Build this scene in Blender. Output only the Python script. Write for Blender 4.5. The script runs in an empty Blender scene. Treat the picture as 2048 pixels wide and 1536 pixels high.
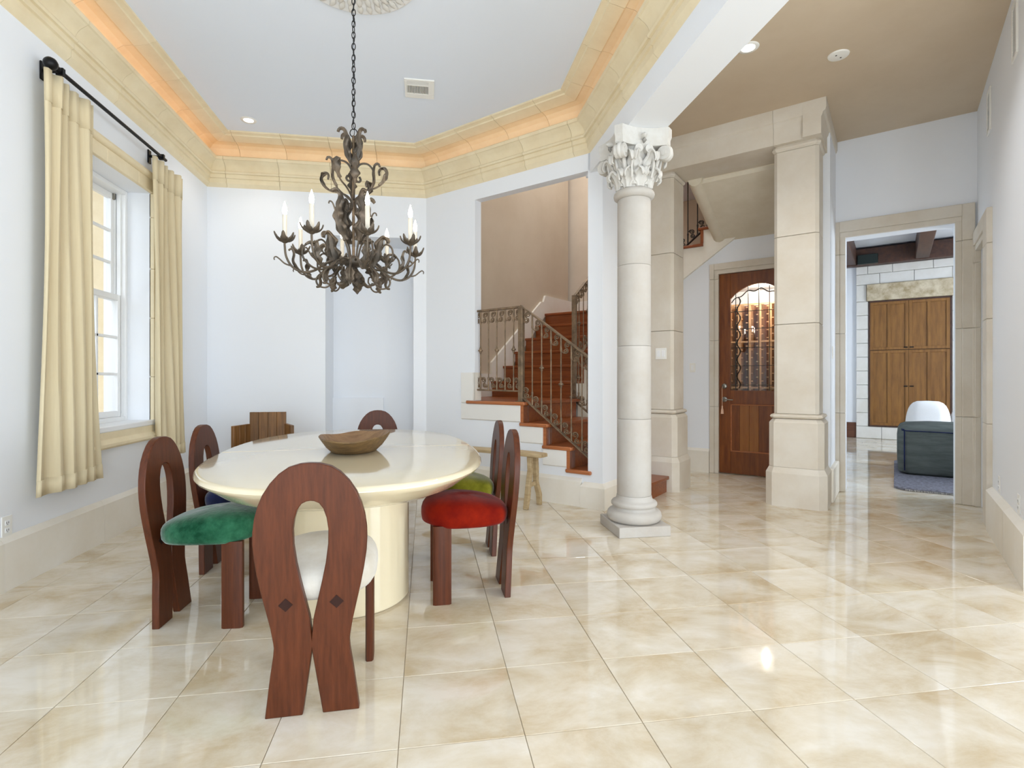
import bpy, bmesh, math, random
from mathutils import Vector, Matrix
random.seed(7)
PI = math.pi
sc = bpy.context.scene
COL = sc.collection
S2 = math.sqrt(.5)

def lin(r, g, b):
    def f(c):
        c /= 255.
        return c / 12.92 if c <= .04045 else ((c + .055) / 1.055) ** 2.4
    return (f(r), f(g), f(b))

# ------------------------------------------------------------------ camera
HY, F_PX, CAM_H, YAW = 758.4, 1062., 1.15, math.radians(9.2)
cd = bpy.data.cameras.new('camera')
cam = bpy.data.objects.new('camera', cd); COL.objects.link(cam)
cam.location = (0, 0, CAM_H)
cam.rotation_euler = (PI / 2, 0, -YAW)
cd.sensor_fit = 'HORIZONTAL'; cd.sensor_width = 36.
cd.lens = 36. * F_PX / 2048.
cd.shift_y = -(768. - HY) / 2048.
cd.clip_start = .05; cd.clip_end = 200
sc.camera = cam

# ------------------------------------------------------------------ sky, sun, big lights, exposure
w = bpy.data.worlds.new('sky'); sc.world = w; w.use_nodes = True
nt = w.node_tree; bg = nt.nodes['Background']
sky = nt.nodes.new('ShaderNodeTexSky'); sky.sky_type = 'NISHITA'
sky.sun_disc = False; sky.sun_elevation = math.radians(48); sky.sun_rotation = math.radians(200)
sky.air_density = 1.0; sky.dust_density = 2.0; sky.ozone_density = 1.0
nt.links.new(sky.outputs[0], bg.inputs[0]); bg.inputs[1].default_value = .12
sd = bpy.data.lights.new('sun', 'SUN'); sd.energy = 2.6; sd.angle = .01; sd.color = (1, .95, .86)
so = bpy.data.objects.new('sun', sd); COL.objects.link(so)
so.rotation_euler = (math.radians(38), 0, math.radians(9))

def area(name, loc, tgt, sx, sy, energy, color=(1, 1, 1), spread=PI):
    d = bpy.data.lights.new(name, 'AREA'); d.shape = 'RECTANGLE'; d.size = sx; d.size_y = sy
    d.energy = energy; d.color = color; d.spread = spread
    o = bpy.data.objects.new(name, d); COL.objects.link(o); o.location = loc
    v = Vector(tgt) - Vector(loc)
    o.rotation_euler = v.to_track_quat('-Z', 'Y').to_euler()
    return o
DAY = (.815, .912, 1.0)
def TN0(t, n): return (.003 + S2 * (t + n), 6.027 + S2 * (n - t))
# added fill lights behind the photographer, set at unseen window openings
for k, x in enumerate((-1.55, .0, 1.1, 2.4, 3.7)):
    area('fill_back', (x, -2.72, 1.3), (x, 5, 1.4) if k < 1 else (-1.6, 5, 1.0), 1.05, 2.3, (32, 56, 46, 18, 20)[k], DAY)
# added fill light on the unseen foyer side, brightens the left wall
area('fill_side', (5.3, -1.2, 1.5), (-5, .8, 1.0), 2.6, 2.5, 165, DAY)
# added area light outside the left window, standing in for sky light
area('sky_fill_left', (-3.6, 3.2, 2.1), (-2.1, 4.6, 1.5), 1.8, 2.4, 26, DAY)
# window of the family room beyond the doorway, added fill high in the stairwell, cellar lamp
area('daylight_family', (9.3, 4.2, 1.7), (6.5, 7.6, 2.3), 2.2, 2.4, 290, DAY)
area('stair_fill', (1.9, 6.9, 5.4), (1.9, 6.9, 1.), 1.6, 1.6, 56, (.93, .96, 1))

vs = sc.view_settings
vs.view_transform = 'Standard'; vs.look = 'None'; vs.gamma = 1.; vs.exposure = .27; vs.use_curve_mapping = False
sc.cycles.max_bounces = 10; sc.cycles.diffuse_bounces = 6; sc.cycles.glossy_bounces = 4
sc.cycles.sample_clamp_indirect = 6.; sc.cycles.caustics_reflective = False; sc.cycles.caustics_refractive = False
sc.cycles.use_denoising = True

# ------------------------------------------------------------------ materials
def mat(name, col, rough=.5, metal=0., col2=None, scale=4., stretch=(1, 1, 1), detail=5., lo=.35, hi=.65, bump=0., bscale=None,
        coat=0., sheen=0., emis=None, estr=0., trans=0., rnd=False, col3=None, ior=1.5, spec=.5, distort=0., coords='Object', jitter=0.):
    m = bpy.data.materials.new(name); m.use_nodes = True
    n = m.node_tree.nodes; L = m.node_tree.links; b = n['Principled BSDF']
    I = b.inputs
    I['Base Color'].default_value = (*col, 1); I['Roughness'].default_value = rough; I['Metallic'].default_value = metal
    I['Coat Weight'].default_value = coat; I['Coat Roughness'].default_value = .06
    I['Sheen Weight'].default_value = sheen; I['Sheen Roughness'].default_value = .4
    I['Transmission Weight'].default_value = trans; I['IOR'].default_value = ior; I['Specular IOR Level'].default_value = spec
    if emis:
        I['Emission Color'].default_value = (*emis, 1); I['Emission Strength'].default_value = estr
    if col2 or bump or jitter:
        tc = n.new('ShaderNodeTexCoord'); mp = n.new('ShaderNodeMapping'); mp.inputs['Scale'].default_value = stretch
        L.new(tc.outputs[coords], mp.inputs['Vector'])
        if rnd:
            oi = n.new('ShaderNodeObjectInfo'); mu = n.new('ShaderNodeVectorMath'); mu.operation = 'SCALE'
            cx = n.new('ShaderNodeCombineXYZ')
            for k in range(3): L.new(oi.outputs['Random'], cx.inputs[k])
            L.new(cx.outputs[0], mu.inputs[0]); mu.inputs['Scale'].default_value = 57.
            L.new(mu.outputs[0], mp.inputs['Location'])
    if col2:
        nz = n.new('ShaderNodeTexNoise'); nz.inputs['Scale'].default_value = scale; nz.inputs['Detail'].default_value = detail
        nz.inputs['Distortion'].default_value = distort; nz.inputs['Roughness'].default_value = .66
        L.new(mp.outputs[0], nz.inputs['Vector'])
        cr = n.new('ShaderNodeValToRGB'); e = cr.color_ramp.elements
        e[0].position = lo; e[0].color = (*col, 1); e[1].position = hi; e[1].color = (*col2, 1)
        if col3:
            x = cr.color_ramp.elements.new((lo + hi) / 2); x.color = (*col3, 1)
        L.new(nz.outputs['Fac'], cr.inputs[0])
        src = cr.outputs[0]
        if jitter:
            oi2 = n.new('ShaderNodeObjectInfo'); mr = n.new('ShaderNodeMapRange')
            mr.inputs['To Min'].default_value = 1 - jitter; mr.inputs['To Max'].default_value = 1 + jitter * .4
            L.new(oi2.outputs['Random'], mr.inputs['Value'])
            mx = n.new('ShaderNodeVectorMath'); mx.operation = 'SCALE'
            L.new(src, mx.inputs[0]); L.new(mr.outputs[0], mx.inputs['Scale']); src = mx.outputs[0]
        L.new(src, I['Base Color'])
    if bump:
        nb = n.new('ShaderNodeTexNoise'); nb.inputs['Scale'].default_value = bscale or scale; nb.inputs['Detail'].default_value = 4
        L.new(mp.outputs[0], nb.inputs['Vector'])
        bp = n.new('ShaderNodeBump'); bp.inputs['Strength'].default_value = bump; bp.inputs['Distance'].default_value = .01
        L.new(nb.outputs['Fac'], bp.inputs['Height']); L.new(bp.outputs[0], I['Normal'])
    return m

M = {}
M['wall'] = mat('white_plaster', lin(234, 237, 242), .6, spec=.25)
M['ceil'] = mat('ceiling_paint', lin(226, 233, 244), .8, spec=.1)
M['tan'] = mat('tan_plaster', lin(204, 188, 166), .8, col2=lin(197, 180, 157), scale=1.2, spec=.15)
M['tanwall'] = mat('stair_plaster', lin(210, 194, 174), .8, col2=lin(203, 186, 165), scale=1.5, spec=.15)
M['soffit'] = mat('soffit_plaster', lin(224, 216, 199), .8, col2=lin(212, 202, 181), scale=1.8, spec=.15)
M['tile'] = mat('travertine', lin(198, 179, 148), .045, col2=lin(225, 217, 203), col3=lin(214, 202, 180), scale=2.6, stretch=(1, 1.5, 1),
                detail=15, lo=.36, hi=.64, rnd=True, distort=.35, spec=.85, jitter=.035)
M['grout'] = mat('grout', lin(204, 190, 166), .5)
M['panel'] = mat('panel_plaster', lin(233, 231, 226), .6, spec=.2)
M['stone'] = mat('cream_cast_stone', lin(236, 223, 192), .7, col2=lin(226, 210, 176), scale=2.5, rnd=True, spec=.2, bump=.05, bscale=40)
M['base'] = mat('cream_base_stone', lin(235, 230, 220), .6, col2=lin(228, 221, 207), scale=2., rnd=True, spec=.25)
M['pier'] = mat('pier_limestone', lin(217, 210, 198), .7, col2=lin(208, 198, 182), scale=2.2, rnd=True, spec=.2, bump=.04, bscale=30)
M['colstone'] = mat('column_limestone', lin(193, 189, 183), .7, col2=lin(184, 177, 168), scale=3, spec=.2, bump=.05, bscale=60)
M['capital'] = mat('carved_limestone', lin(212, 210, 205), .75, col2=lin(204, 200, 193), scale=14, spec=.15)
M['mahogany'] = mat('mahogany', lin(68, 31, 13), .38, col2=lin(94, 47, 23), scale=9, stretch=(7, 7, .35), detail=6, lo=.3, hi=.7, bump=.03, bscale=60, spec=.3, rnd=True)
M['inlay'] = mat('dark_inlay', lin(46, 24, 18), .5, spec=.2)
M['cherry'] = mat('cherry_stair', lin(122, 58, 18), .3, col2=lin(150, 82, 36), scale=5, stretch=(.5, 8, 8), detail=6, spec=.5)
M['cherrynose'] = mat('cherry_nosing', lin(158, 92, 52), .3, col2=lin(182, 114, 70), scale=5, stretch=(.5, 8, 8), detail=6)
M['iron'] = mat('bronzed_iron', lin(104, 88, 70), .45, .5, col2=lin(146, 122, 96), scale=12)
M['irondark'] = mat('dark_iron', lin(44, 38, 34), .5, .5)
M['leafiron'] = mat('gilded_iron', lin(64, 60, 55), .48, .5, col2=lin(110, 96, 80), scale=9, lo=.3, hi=.7)
M['black'] = mat('black_metal', lin(22, 22, 23), .4, .6)
M['chain'] = mat('chain_iron', lin(40, 40, 42), .5, .5)
M['lacquer'] = mat('cream_lacquer', lin(228, 215, 184), .1, coat=.6, spec=.5)
M['green'] = mat('green_velvet', lin(6, 60, 37), .8, col2=lin(62, 126, 94), scale=7, sheen=.5, lo=.36, hi=.8, bump=.25, bscale=50, spec=.1)  # lighter mottling paints in the highlights of the crushed velvet
M['red'] = mat('rust_velvet', lin(98, 8, 1), .8, col2=lin(136, 28, 4), scale=5, sheen=.1, bump=.08, bscale=60, spec=.1)
M['olive'] = mat('olive_velvet', lin(88, 88, 10), .8, col2=lin(128, 124, 34), scale=5, sheen=.35, bump=.08, bscale=60, spec=.1)
M['navy'] = mat('navy_velvet', lin(12, 18, 44), .8, col2=lin(30, 40, 78), scale=5, sheen=.3, spec=.1)
M['ivory'] = mat('ivory_velvet', lin(214, 210, 202), .85, col2=lin(200, 192, 178), scale=6, sheen=.3, bump=.1, bscale=60, spec=.1)
M['linen'] = mat('cream_linen', lin(216, 202, 170), .85, col2=lin(212, 197, 164), scale=60, stretch=(1, 1, .05), bump=.08, bscale=240, spec=.1)
M['white'] = mat('white_enamel', lin(238, 239, 240), .35, spec=.4)
M['plastic'] = mat('white_plastic', lin(236, 235, 230), .35)
M['slot'] = mat('dark_slot', lin(52, 50, 50), .6)
M['bowl'] = mat('old_wood', lin(82, 60, 32), .55, col2=lin(128, 100, 60), scale=9, stretch=(1, 2.5, 5), detail=8, lo=.3, hi=.7, bump=.25, bscale=35)
M['bowlin'] = mat('bowl_inside_wood', lin(120, 88, 58), .5, col2=lin(150, 118, 84), scale=9, stretch=(.6, 5, 3), detail=6)
M['driftwood'] = mat('weathered_wood', lin(158, 134, 96), .7, col2=lin(196, 174, 136), scale=7, stretch=(.7, 6, 6), detail=6, lo=.3, hi=.7, bump=.15, bscale=40)
M['teak'] = mat('walnut_board', lin(94, 62, 30), .45, col2=lin(152, 108, 62), scale=4, stretch=(9, 9, .5), detail=6, lo=.3, hi=.7, rnd=True, jitter=.25)
M['oak'] = mat('oak_cabinet', lin(112, 72, 26), .5, col2=lin(150, 104, 46), scale=4, stretch=(5, 5, .5), detail=6, lo=.3, hi=.7, rnd=True)
M['beam'] = mat('dark_beam', lin(62, 40, 32), .5, col2=lin(84, 54, 40), scale=4, stretch=(3, .6, 3), detail=6, bump=.2, bscale=12)
M['doorwood'] = mat('cherry_door', lin(100, 48, 15), .35, col2=lin(132, 74, 28), scale=4, stretch=(6, 6, .6), detail=6, rnd=True, jitter=.1)
M['doorpale'] = mat('honey_board', lin(138, 82, 34), .35, col2=lin(154, 98, 44), scale=4, stretch=(6, 6, .6), detail=6)
M['rack'] = mat('redwood_rack', lin(196, 150, 104), .6, col2=lin(214, 170, 124), scale=5, stretch=(4, 4, .6))
M['lead'] = mat('lead_came', lin(60, 56, 52), .5, .6)
M['pewter'] = mat('pewter', lin(150, 146, 138), .35, .9)
def clear_glass():
    m = bpy.data.materials.new('window_glass'); m.use_nodes = True; n = m.node_tree.nodes; L = m.node_tree.links
    n.remove(n['Principled BSDF']); t = n.new('ShaderNodeBsdfTransparent'); g = n.new('ShaderNodeBsdfGlossy'); x = n.new('ShaderNodeMixShader'); f = n.new('ShaderNodeLayerWeight')
    g.inputs['Roughness'].default_value = .02; t.inputs[0].default_value = (.97, .98, .98, 1); f.inputs['Blend'].default_value = .5
    pw = n.new('ShaderNodeMath'); pw.operation = 'POWER'; pw.inputs[1].default_value = 4.; ml = n.new('ShaderNodeMath'); ml.operation = 'MULTIPLY_ADD'; ml.inputs[1].default_value = .5; ml.inputs[2].default_value = .03
    L.new(f.outputs['Facing'], pw.inputs[0]); L.new(pw.outputs[0], ml.inputs[0]); L.new(ml.outputs[0], x.inputs[0]); L.new(t.outputs[0], x.inputs[1]); L.new(g.outputs[0], x.inputs[2]); L.new(x.outputs[0], n['Material Output'].inputs[0]); return m
M['glass'] = clear_glass()
M['candle'] = mat('candle_sleeve', lin(214, 206, 190), .5)
M['bulb'] = mat('lit_bulb', (1, 1, 1), .3, emis=(1., .9, .76), estr=26.)
M['lamp'] = mat('lit_downlight', (1, 1, 1), .3, emis=(1., .95, .86), estr=9.)
M['sofa'] = mat('slate_fabric', lin(74, 79, 76), .9, col2=lin(93, 98, 94), scale=3, stretch=(1, 1, 6), bump=.15, bscale=30, spec=.1)
M['boucle'] = mat('white_boucle', lin(236, 234, 232), .9, bump=.25, bscale=120, spec=.1)
M['rug'] = mat('grey_rug', lin(96, 94, 100), .95, col2=lin(136, 136, 146), scale=30, bump=.4, bscale=120, spec=.05)
M['fringe'] = mat('rug_fringe', lin(216, 212, 204), .9)
M['block'] = mat('white_limestone', lin(232, 230, 226), .7, col2=lin(222, 219, 212), scale=3, rnd=True, spec=.2)
M['rough'] = mat('rough_travertine', lin(168, 150, 118), .85, col2=lin(216, 204, 180), scale=7, detail=12, lo=.34, hi=.62, bump=.8, bscale=22, spec=.1)
M['greenbox'] = mat('dark_green_metal', lin(26, 40, 38), .4)
M['baseboardwood'] = mat('walnut_baseboard', lin(88, 50, 32), .4, col2=lin(106, 64, 42), scale=5, stretch=(.5, 6, 6))
M['stucco'] = mat('buff_stucco', lin(214, 202, 172), .9, col2=lin(206, 192, 160), scale=6, bump=.2, bscale=40, spec=.1)
M['foliage'] = mat('foliage', lin(52, 70, 40), .6, col2=lin(96, 112, 66), scale=8)
M['bark'] = mat('bark', lin(92, 76, 58), .9, col2=lin(120, 100, 78), scale=20, bump=.5)
M['pave'] = mat('outdoor_paving', lin(214, 206, 192), .9, col2=lin(200, 190, 172), scale=3)
M['tassel'] = mat('tassel', lin(226, 186, 158), .8)

# ------------------------------------------------------------------ mesh tools
class MB:
    def __init__(s, M0=None): s.v = []; s.f = []; s.M = M0 or Matrix()
    def add(s, vs, fs):
        o = len(s.v); s.v += [s.M @ Vector(p) for p in vs]; s.f += [tuple(i + o for i in f) for f in fs]; return s
    def box(s, x0, x1, y0, y1, z0, z1, c=0.):
        if c:
            return s.cbox(x0, x1, y0, y1, z0, z1, c)
        vs = [(x, y, z) for z in (z0, z1) for y in (y0, y1) for x in (x0, x1)]
        return s.add(vs, [(0, 2, 3, 1), (4, 5, 7, 6), (0, 1, 5, 4), (2, 6, 7, 3), (0, 4, 6, 2), (1, 3, 7, 5)])
    def cbox(s, x0, x1, y0, y1, z0, z1, c):
        bm = bmesh.new(); bmesh.ops.create_cube(bm, size=1)
        for q in bm.verts:
            q.co = Vector(((x0 + x1) / 2 + q.co.x * (x1 - x0), (y0 + y1) / 2 + q.co.y * (y1 - y0), (z0 + z1) / 2 + q.co.z * (z1 - z0)))
        bmesh.ops.bevel(bm, geom=bm.edges[:], offset=c, segments=1, affect='EDGES')
        bm.verts.index_update()
        s.add([q.co.copy() for q in bm.verts], [[q.index for q in f.verts] for f in bm.faces]); bm.free(); return s
    def prism(s, poly, a, b, axis='z'):
        """polygon in the plane across axis, pushed from a to b; x: (y,z), y: (x,z), z: (x,y)"""
        n = len(poly)
        def P(p, h):
            return {'z': (p[0], p[1], h), 'y': (p[0], h, p[1]), 'x': (h, p[0], p[1])}[axis]
        vs = [P(p, a) for p in poly] + [P(p, b) for p in poly]
        fs = [tuple(range(n))[::-1], tuple(range(n, 2 * n))] + [(i, (i + 1) % n, n + (i + 1) % n, n + i) for i in range(n)]
        return s.add(vs, fs)
    def lathe(s, prof, n=32, cx=0, cy=0, cap=True, ey=1.):
        vs = []; fs = []
        for r, z in prof:
            for k in range(n):
                a = 2 * PI * k / n; vs.append((cx + r * math.cos(a), cy + r * ey * math.sin(a), z))
        for i in range(len(prof) - 1):
            for k in range(n):
                k2 = (k + 1) % n; fs.append((i * n + k, i * n + k2, (i + 1) * n + k2, (i + 1) * n + k))
        if cap:
            fs.append(tuple(range(n))[::-1]); fs.append(tuple(range((len(prof) - 1) * n, len(prof) * n)))
        return s.add(vs, fs)
    def tube(s, pts, r, n=8, closed=False):
        pts = [Vector(p) for p in pts]; m = len(pts)
        rs = r if isinstance(r, (list, tuple)) else [r] * m
        tan = []
        for i in range(m):
            if closed: t = pts[(i + 1) % m] - pts[i - 1]
            else: t = pts[min(i + 1, m - 1)] - pts[max(i - 1, 0)]
            tan.append(t.normalized() if t.length > 1e-9 else Vector((0, 0, 1)))
        u = tan[0].orthogonal().normalized(); vs = []; fs = []
        for i in range(m):
            u = (u - tan[i] * u.dot(tan[i])).normalized(); q = tan[i].cross(u)
            for k in range(n):
                a = 2 * PI * k / n; vs.append(pts[i] + (u * math.cos(a) + q * math.sin(a)) * rs[i])
        for i in range(m if closed else m - 1):
            j = (i + 1) % m
            for k in range(n):
                k2 = (k + 1) % n; fs.append((i * n + k, i * n + k2, j * n + k2, j * n + k))
        if not closed:
            fs.append(tuple(range(n))[::-1]); fs.append(tuple(range((m - 1) * n, m * n)))
        return s.add(vs, fs)
    def loft(s, rings, cap=True):
        n = len(rings[0]); vs = [p for r in rings for p in r]; fs = []
        for i in range(len(rings) - 1):
            for k in range(n):
                k2 = (k + 1) % n; fs.append((i * n + k, i * n + k2, (i + 1) * n + k2, (i + 1) * n + k))
        if cap:
            fs.append(tuple(range(n))[::-1]); fs.append(tuple(range((len(rings) - 1) * n, len(rings) * n)))
        return s.add(vs, fs)
    def grid(s, rows):
        n = len(rows[0]); vs = [p for r in rows for p in r]
        return s.add(vs, [(i * n + k, i * n + k + 1, (i + 1) * n + k + 1, (i + 1) * n + k) for i in range(len(rows) - 1) for k in range(n - 1)])
    def mesh(s, name, m, sharp=35):
        me = bpy.data.meshes.new(name); me.from_pydata([tuple(p) for p in s.v], [], s.f); me.validate()
        bm = bmesh.new(); bm.from_mesh(me); bmesh.ops.recalc_face_normals(bm, faces=bm.faces); bm.to_mesh(me); bm.free()
        for mm in (m if isinstance(m, (list, tuple)) else [m]): me.materials.append(M[mm])
        if sharp:
            for p in me.polygons: p.use_smooth = True
            me.set_sharp_from_angle(angle=math.radians(sharp))
        return me
    def build(s, name, m, parent=None, bevel=0., sharp=35, seg=2, solid=0., sub=0, loc=None, rot=None):
        o = bpy.data.objects.new(name, s.mesh(name, m, sharp)); COL.objects.link(o)
        if parent: o.parent = parent
        if loc: o.location = loc
        if rot: o.rotation_euler = rot
        if solid:
            x = o.modifiers.new('solid', 'SOLIDIFY'); x.thickness = solid; x.offset = 0
        if bevel:
            x = o.modifiers.new('bevel', 'BEVEL'); x.width = bevel; x.segments = seg; x.limit_method = 'ANGLE'; x.angle_limit = math.radians(40)
        if sub:
            x = o.modifiers.new('sub', 'SUBSURF'); x.levels = sub; x.render_levels = sub
        return o

def tag(o, label, cat, group=None):
    o['label'] = label; o['category'] = cat
    if group: o['group'] = group
    return o
def thing(name, label, cat, loc=(0, 0, 0), rz=0., group=None):
    o = bpy.data.objects.new(name, None); COL.objects.link(o); o.location = loc; o.rotation_euler = (0, 0, rz); o.empty_display_size = .1
    return tag(o, label, cat, group)
def struct(o):
    o['kind'] = 'structure'; return o
def structroot(name, loc=(0, 0, 0), rz=0.):
    o = bpy.data.objects.new(name, None); COL.objects.link(o); o.location = loc; o.rotation_euler = (0, 0, rz); o.empty_display_size = .1
    return struct(o)
def dup(o, parent=None):
    c = o.copy(); COL.objects.link(c); c.parent = parent
    for ch in list(o.children): dup(ch, c)
    return c
def inst(name, me, parent=None, loc=(0, 0, 0), rot=(0, 0, 0), scale=(1, 1, 1)):
    o = bpy.data.objects.new(name, me); COL.objects.link(o); o.parent = parent; o.location = loc; o.rotation_euler = rot; o.scale = scale
    return o

# the rotated frame of the stair hall: origin A on the floor, +t to the right-front, +n away
XW, YB = -2.272, 6.027
A = (.003, 6.027, 0.); RZ = -PI / 4
def TN(t, n, z=0.): return (A[0] + S2 * (t + n), A[1] + S2 * (n - t), z)
# ================================================================== SETTING
def boxes(name, m, bl, loc=(0, 0, 0), rz=0., bevel=0., parent=None):
    b = MB()
    for q in bl: b.box(*q)
    o = b.build(name, m, parent, bevel=bevel, sharp=20, loc=loc, rot=(0, 0, rz))
    return o if parent else struct(o)
LA, LR = A, RZ
# ---- floor: mortar bed plus every travertine tile in view
floor = struct(MB().box(-2.6, 11.5, -3.2, 13, -.08, -.006).build('floor', 'grout', sharp=0))
PX, PY = .401, .4075
def tile_mb(x, y, g=.0012, c=.0012):
    a, b, d, e = x + g, x + PX - g, y + g, y + PY - g
    vs = [(a + c, d + c, 0), (b - c, d + c, 0), (b - c, e - c, 0), (a + c, e - c, 0)] + [(a, d, -c), (b, d, -c), (b, e, -c), (a, e, -c)] + \
         [(a, d, -.01), (b, d, -.01), (b, e, -.01), (a, e, -.01)]
    fs = [(0, 1, 2, 3)] + [(4 + i, 4 + (i + 1) % 4, (i + 1) % 4, i) for i in range(4)] + [(8 + i, 8 + (i + 1) % 4, 4 + (i + 1) % 4, 4 + i) for i in range(4)]
    return vs, fs
def proj(x, y, z=0):
    px = x * math.cos(YAW) - y * math.sin(YAW); d = x * math.sin(YAW) + y * math.cos(YAW)
    return (1024 + F_PX * px / d, HY - F_PX * (z - CAM_H) / d, d) if d > .1 else (9e9, 9e9, d)
tm = MB(); v_, f_ = tile_mb(-PX / 2, -PY / 2); tm.add(v_, f_); tile_me = tm.mesh('tile', 'tile', 0)
rest = MB(); near = []
for i in range(-7, 27):
    for j in range(-12, 28):
        x, y = .316 + PX * i, 1.685 + PY * j; cx, cy = x + PX / 2, y + PY / 2
        n = (cx - A[0] + cy - A[1]) * S2; t = (cx - A[0] - cy + A[1]) * S2
        if cx < -2.45 or t > 7 or n > 9.2: continue
        if t > 5.1 and n < 2.2 and cy > 1.2: continue
        if n > .55 and t < 1.75: continue
        pr = [proj(cx + a * PX / 2, cy + b * PY / 2) for a in (-1, 1) for b in (-1, 1)]
        vis = any(-5 < p[0] < 2053 and p[1] < 1541 and p[2] > .3 for p in pr)
        if vis and n < 2.35 and not (n > .5 and t < 2.2): near.append((cx, cy))
        else: rest.add(*tile_mb(x, y))
near.sort(key=lambda c: c[0] ** 2 + c[1] ** 2)
for cx, cy in near[:298]: inst('tile', tile_me, floor, (cx, cy, 0))
for cx, cy in near[298:]: rest.add(*tile_mb(cx - PX / 2, cy - PY / 2))
r_ = rest.build('distant_tiles', 'tile', floor, sharp=0); r_['kind'] = 'stuff'

# ---- dining room walls
Y0, Y1, Z0, Z1 = 3.90, 4.86, .81, 2.70            # window opening
boxes('wall_left', 'wall', [(XW - .34, XW, -3, Y0, 0, 3.7), (XW - .34, XW, Y1, 6.6, 0, 3.7), (XW - .34, XW, Y0, Y1, 0, Z0), (XW - .34, XW, Y0, Y1, Z1, 3.7)])
boxes('wall_back', 'wall', [(XW, -1.08, YB, YB + .5, 0, 3.7), (-.138, .003, YB, YB + .5, 0, 3.7), (-1.08, -.138, YB, YB + .5, 2.72, 3.7)])
boxes('wall_passage', 'wall', [(-1.5, .2, YB + .5, YB + .6, 0, 2.9), (-1.08, -.5, YB + .46, YB + .5, 0, .93)])
boxes('wall_stair', 'wall', [(-.15, .709, 0, .1, 0, 3.7), (.709, 2.17, 0, .1, 3.02, 3.7), (2.025, 2.17, 0, .346, 0, 3.7), (.709, 1.323, 0, .1, 0, .892),
      (1.323, 1.585, 0, .1, 0, .692), (1.585, 1.84, 0, .1, 0, .492), (1.84, 2.03, 0, .1, 0, .292)], LA, LR)
boxes('wall_beam', 'wall', [(1.45, 1.745, .3, 4.70, 2.995, 3.7)])
boxes('wall_over_stair', 'wall', [(1.95, 2.16, .3, 1.1, 3.27, 3.7)], LA, LR)
boxes('wall_right', 'wall', [(4.866, 5.02, -.32, 1.46, 0, 3.7), (4.866, 5.02, 1.46, 2.06, 2.31, 3.7), (4.866, 5.02, 2.06, 2.3, 0, 3.7)], LA, LR)
boxes('wall_foyer', 'wall', [(5.02, 7.0, -.32, -.17, 0, 3.7)], LA, LR)
boxes('wall_foyer_side', 'wall', [(5.5, 5.65, -3.1, -2.6, 0, 3.7), (5.5, 5.65, .2, 1.3, 0, 3.7), (5.5, 5.65, -2.6, .2, 0, .3), (5.5, 5.65, -2.6, .2, 2.95, 3.7)])
boxes('wall_behind', 'wall', [(-2.5, -2.1, -3.1, -2.95, 0, 3.7), (-1., -.55, -3.1, -2.95, 0, 3.7), (.55, .57, -3.1, -2.95, 0, 3.7), (1.63, 1.85, -3.1, -2.95, 0, 3.7), (2.95, 3.15, -3.1, -2.95, 0, 3.7), (4.25, 5.5, -3.1, -2.95, 0, 3.7),
      (-2.5, 5.5, -3.1, -2.95, 0, .55), (-2.5, 5.5, -3.1, -2.95, 2.95, 3.7)])
struct(MB().prism([(-2.5, -3.1), (1.6, -3.1), (1.6, 4.62), (.05, 6.2), (-2.5, 6.2)], 3.655, 3.75).build('ceiling', 'ceil', sharp=0))
hp = [(1.6, -3.1), (1.75, -3.1), (1.75, .7)] + [TN(5.0, -2.6)[:2], TN(5.0, 2.3)[:2], TN(2.1, 2.3)[:2], TN(2.1, .2)[:2], (1.6, 4.6)]
hp = [(1.6, -3.1), (5.6, -3.1), (5.6, 1.3), TN(7.0, -.2)[:2], TN(5.02, -.2)[:2], TN(5.02, 2.3)[:2], TN(3.7, 2.3)[:2], TN(3.7, 1.2)[:2], TN(2.0, 1.2)[:2], TN(2.0, .2)[:2], (1.6, 4.6)]
struct(MB().prism(hp, 3.585, 3.68).build('ceiling_hall', 'tan', sharp=0))
# far wall with the doorway, short return beside the right pier
boxes('wall_far', 'wall', [(3.70, 3.846, 2.12, 2.34, 0, 3.7), (4.714, 5.0, 2.12, 2.34, 0, 3.7), (5.0, 7.8, 2.2, 2.34, 0, 3.8), (1.8, 3.70, 3.5, 3.62, 0, 3.8), (3.62, 3.74, 2.34, 3.6, 0, 3.8), (3.846, 4.714, 2.12, 2.34, 2.60, 3.7)], LA, LR)
boxes('wall_return', 'wall', [(3.62, 3.765, 1.53, 2.2, 0, 3.6)], LA, LR)
boxes('baseboard_return', 'base', [(3.62, 3.80, 1.46, 2.09, 0, .32)], LA, LR, bevel=.012)
# passage seen through the opening in the right wall
boxes('wall_side_passage', 'stone', [(5.02, 6.4, 2.06, 2.2, 0, 2.5), (6.3, 6.4, .9, 2.2, 0, 2.5), (5.02, 6.4, 1.3, 1.42, 0, 2.5), (5.02, 6.4, 1.2, 2.2, 2.45, 2.55)], LA, LR)
# cellar wall under the upper flight
b = MB().prism([(1.2, 0), (2.509, 0), (2.509, 2.436), (3.40, 2.436), (3.40, 0), (3.75, 0), (3.75, 2.90), (2.75, 2.90), (1.2, 1.84)], 2.48, 2.62, 'y')
struct(b.build('wall_cellar', 'wall', sharp=0, loc=LA, rot=(0, 0, LR)))
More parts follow.
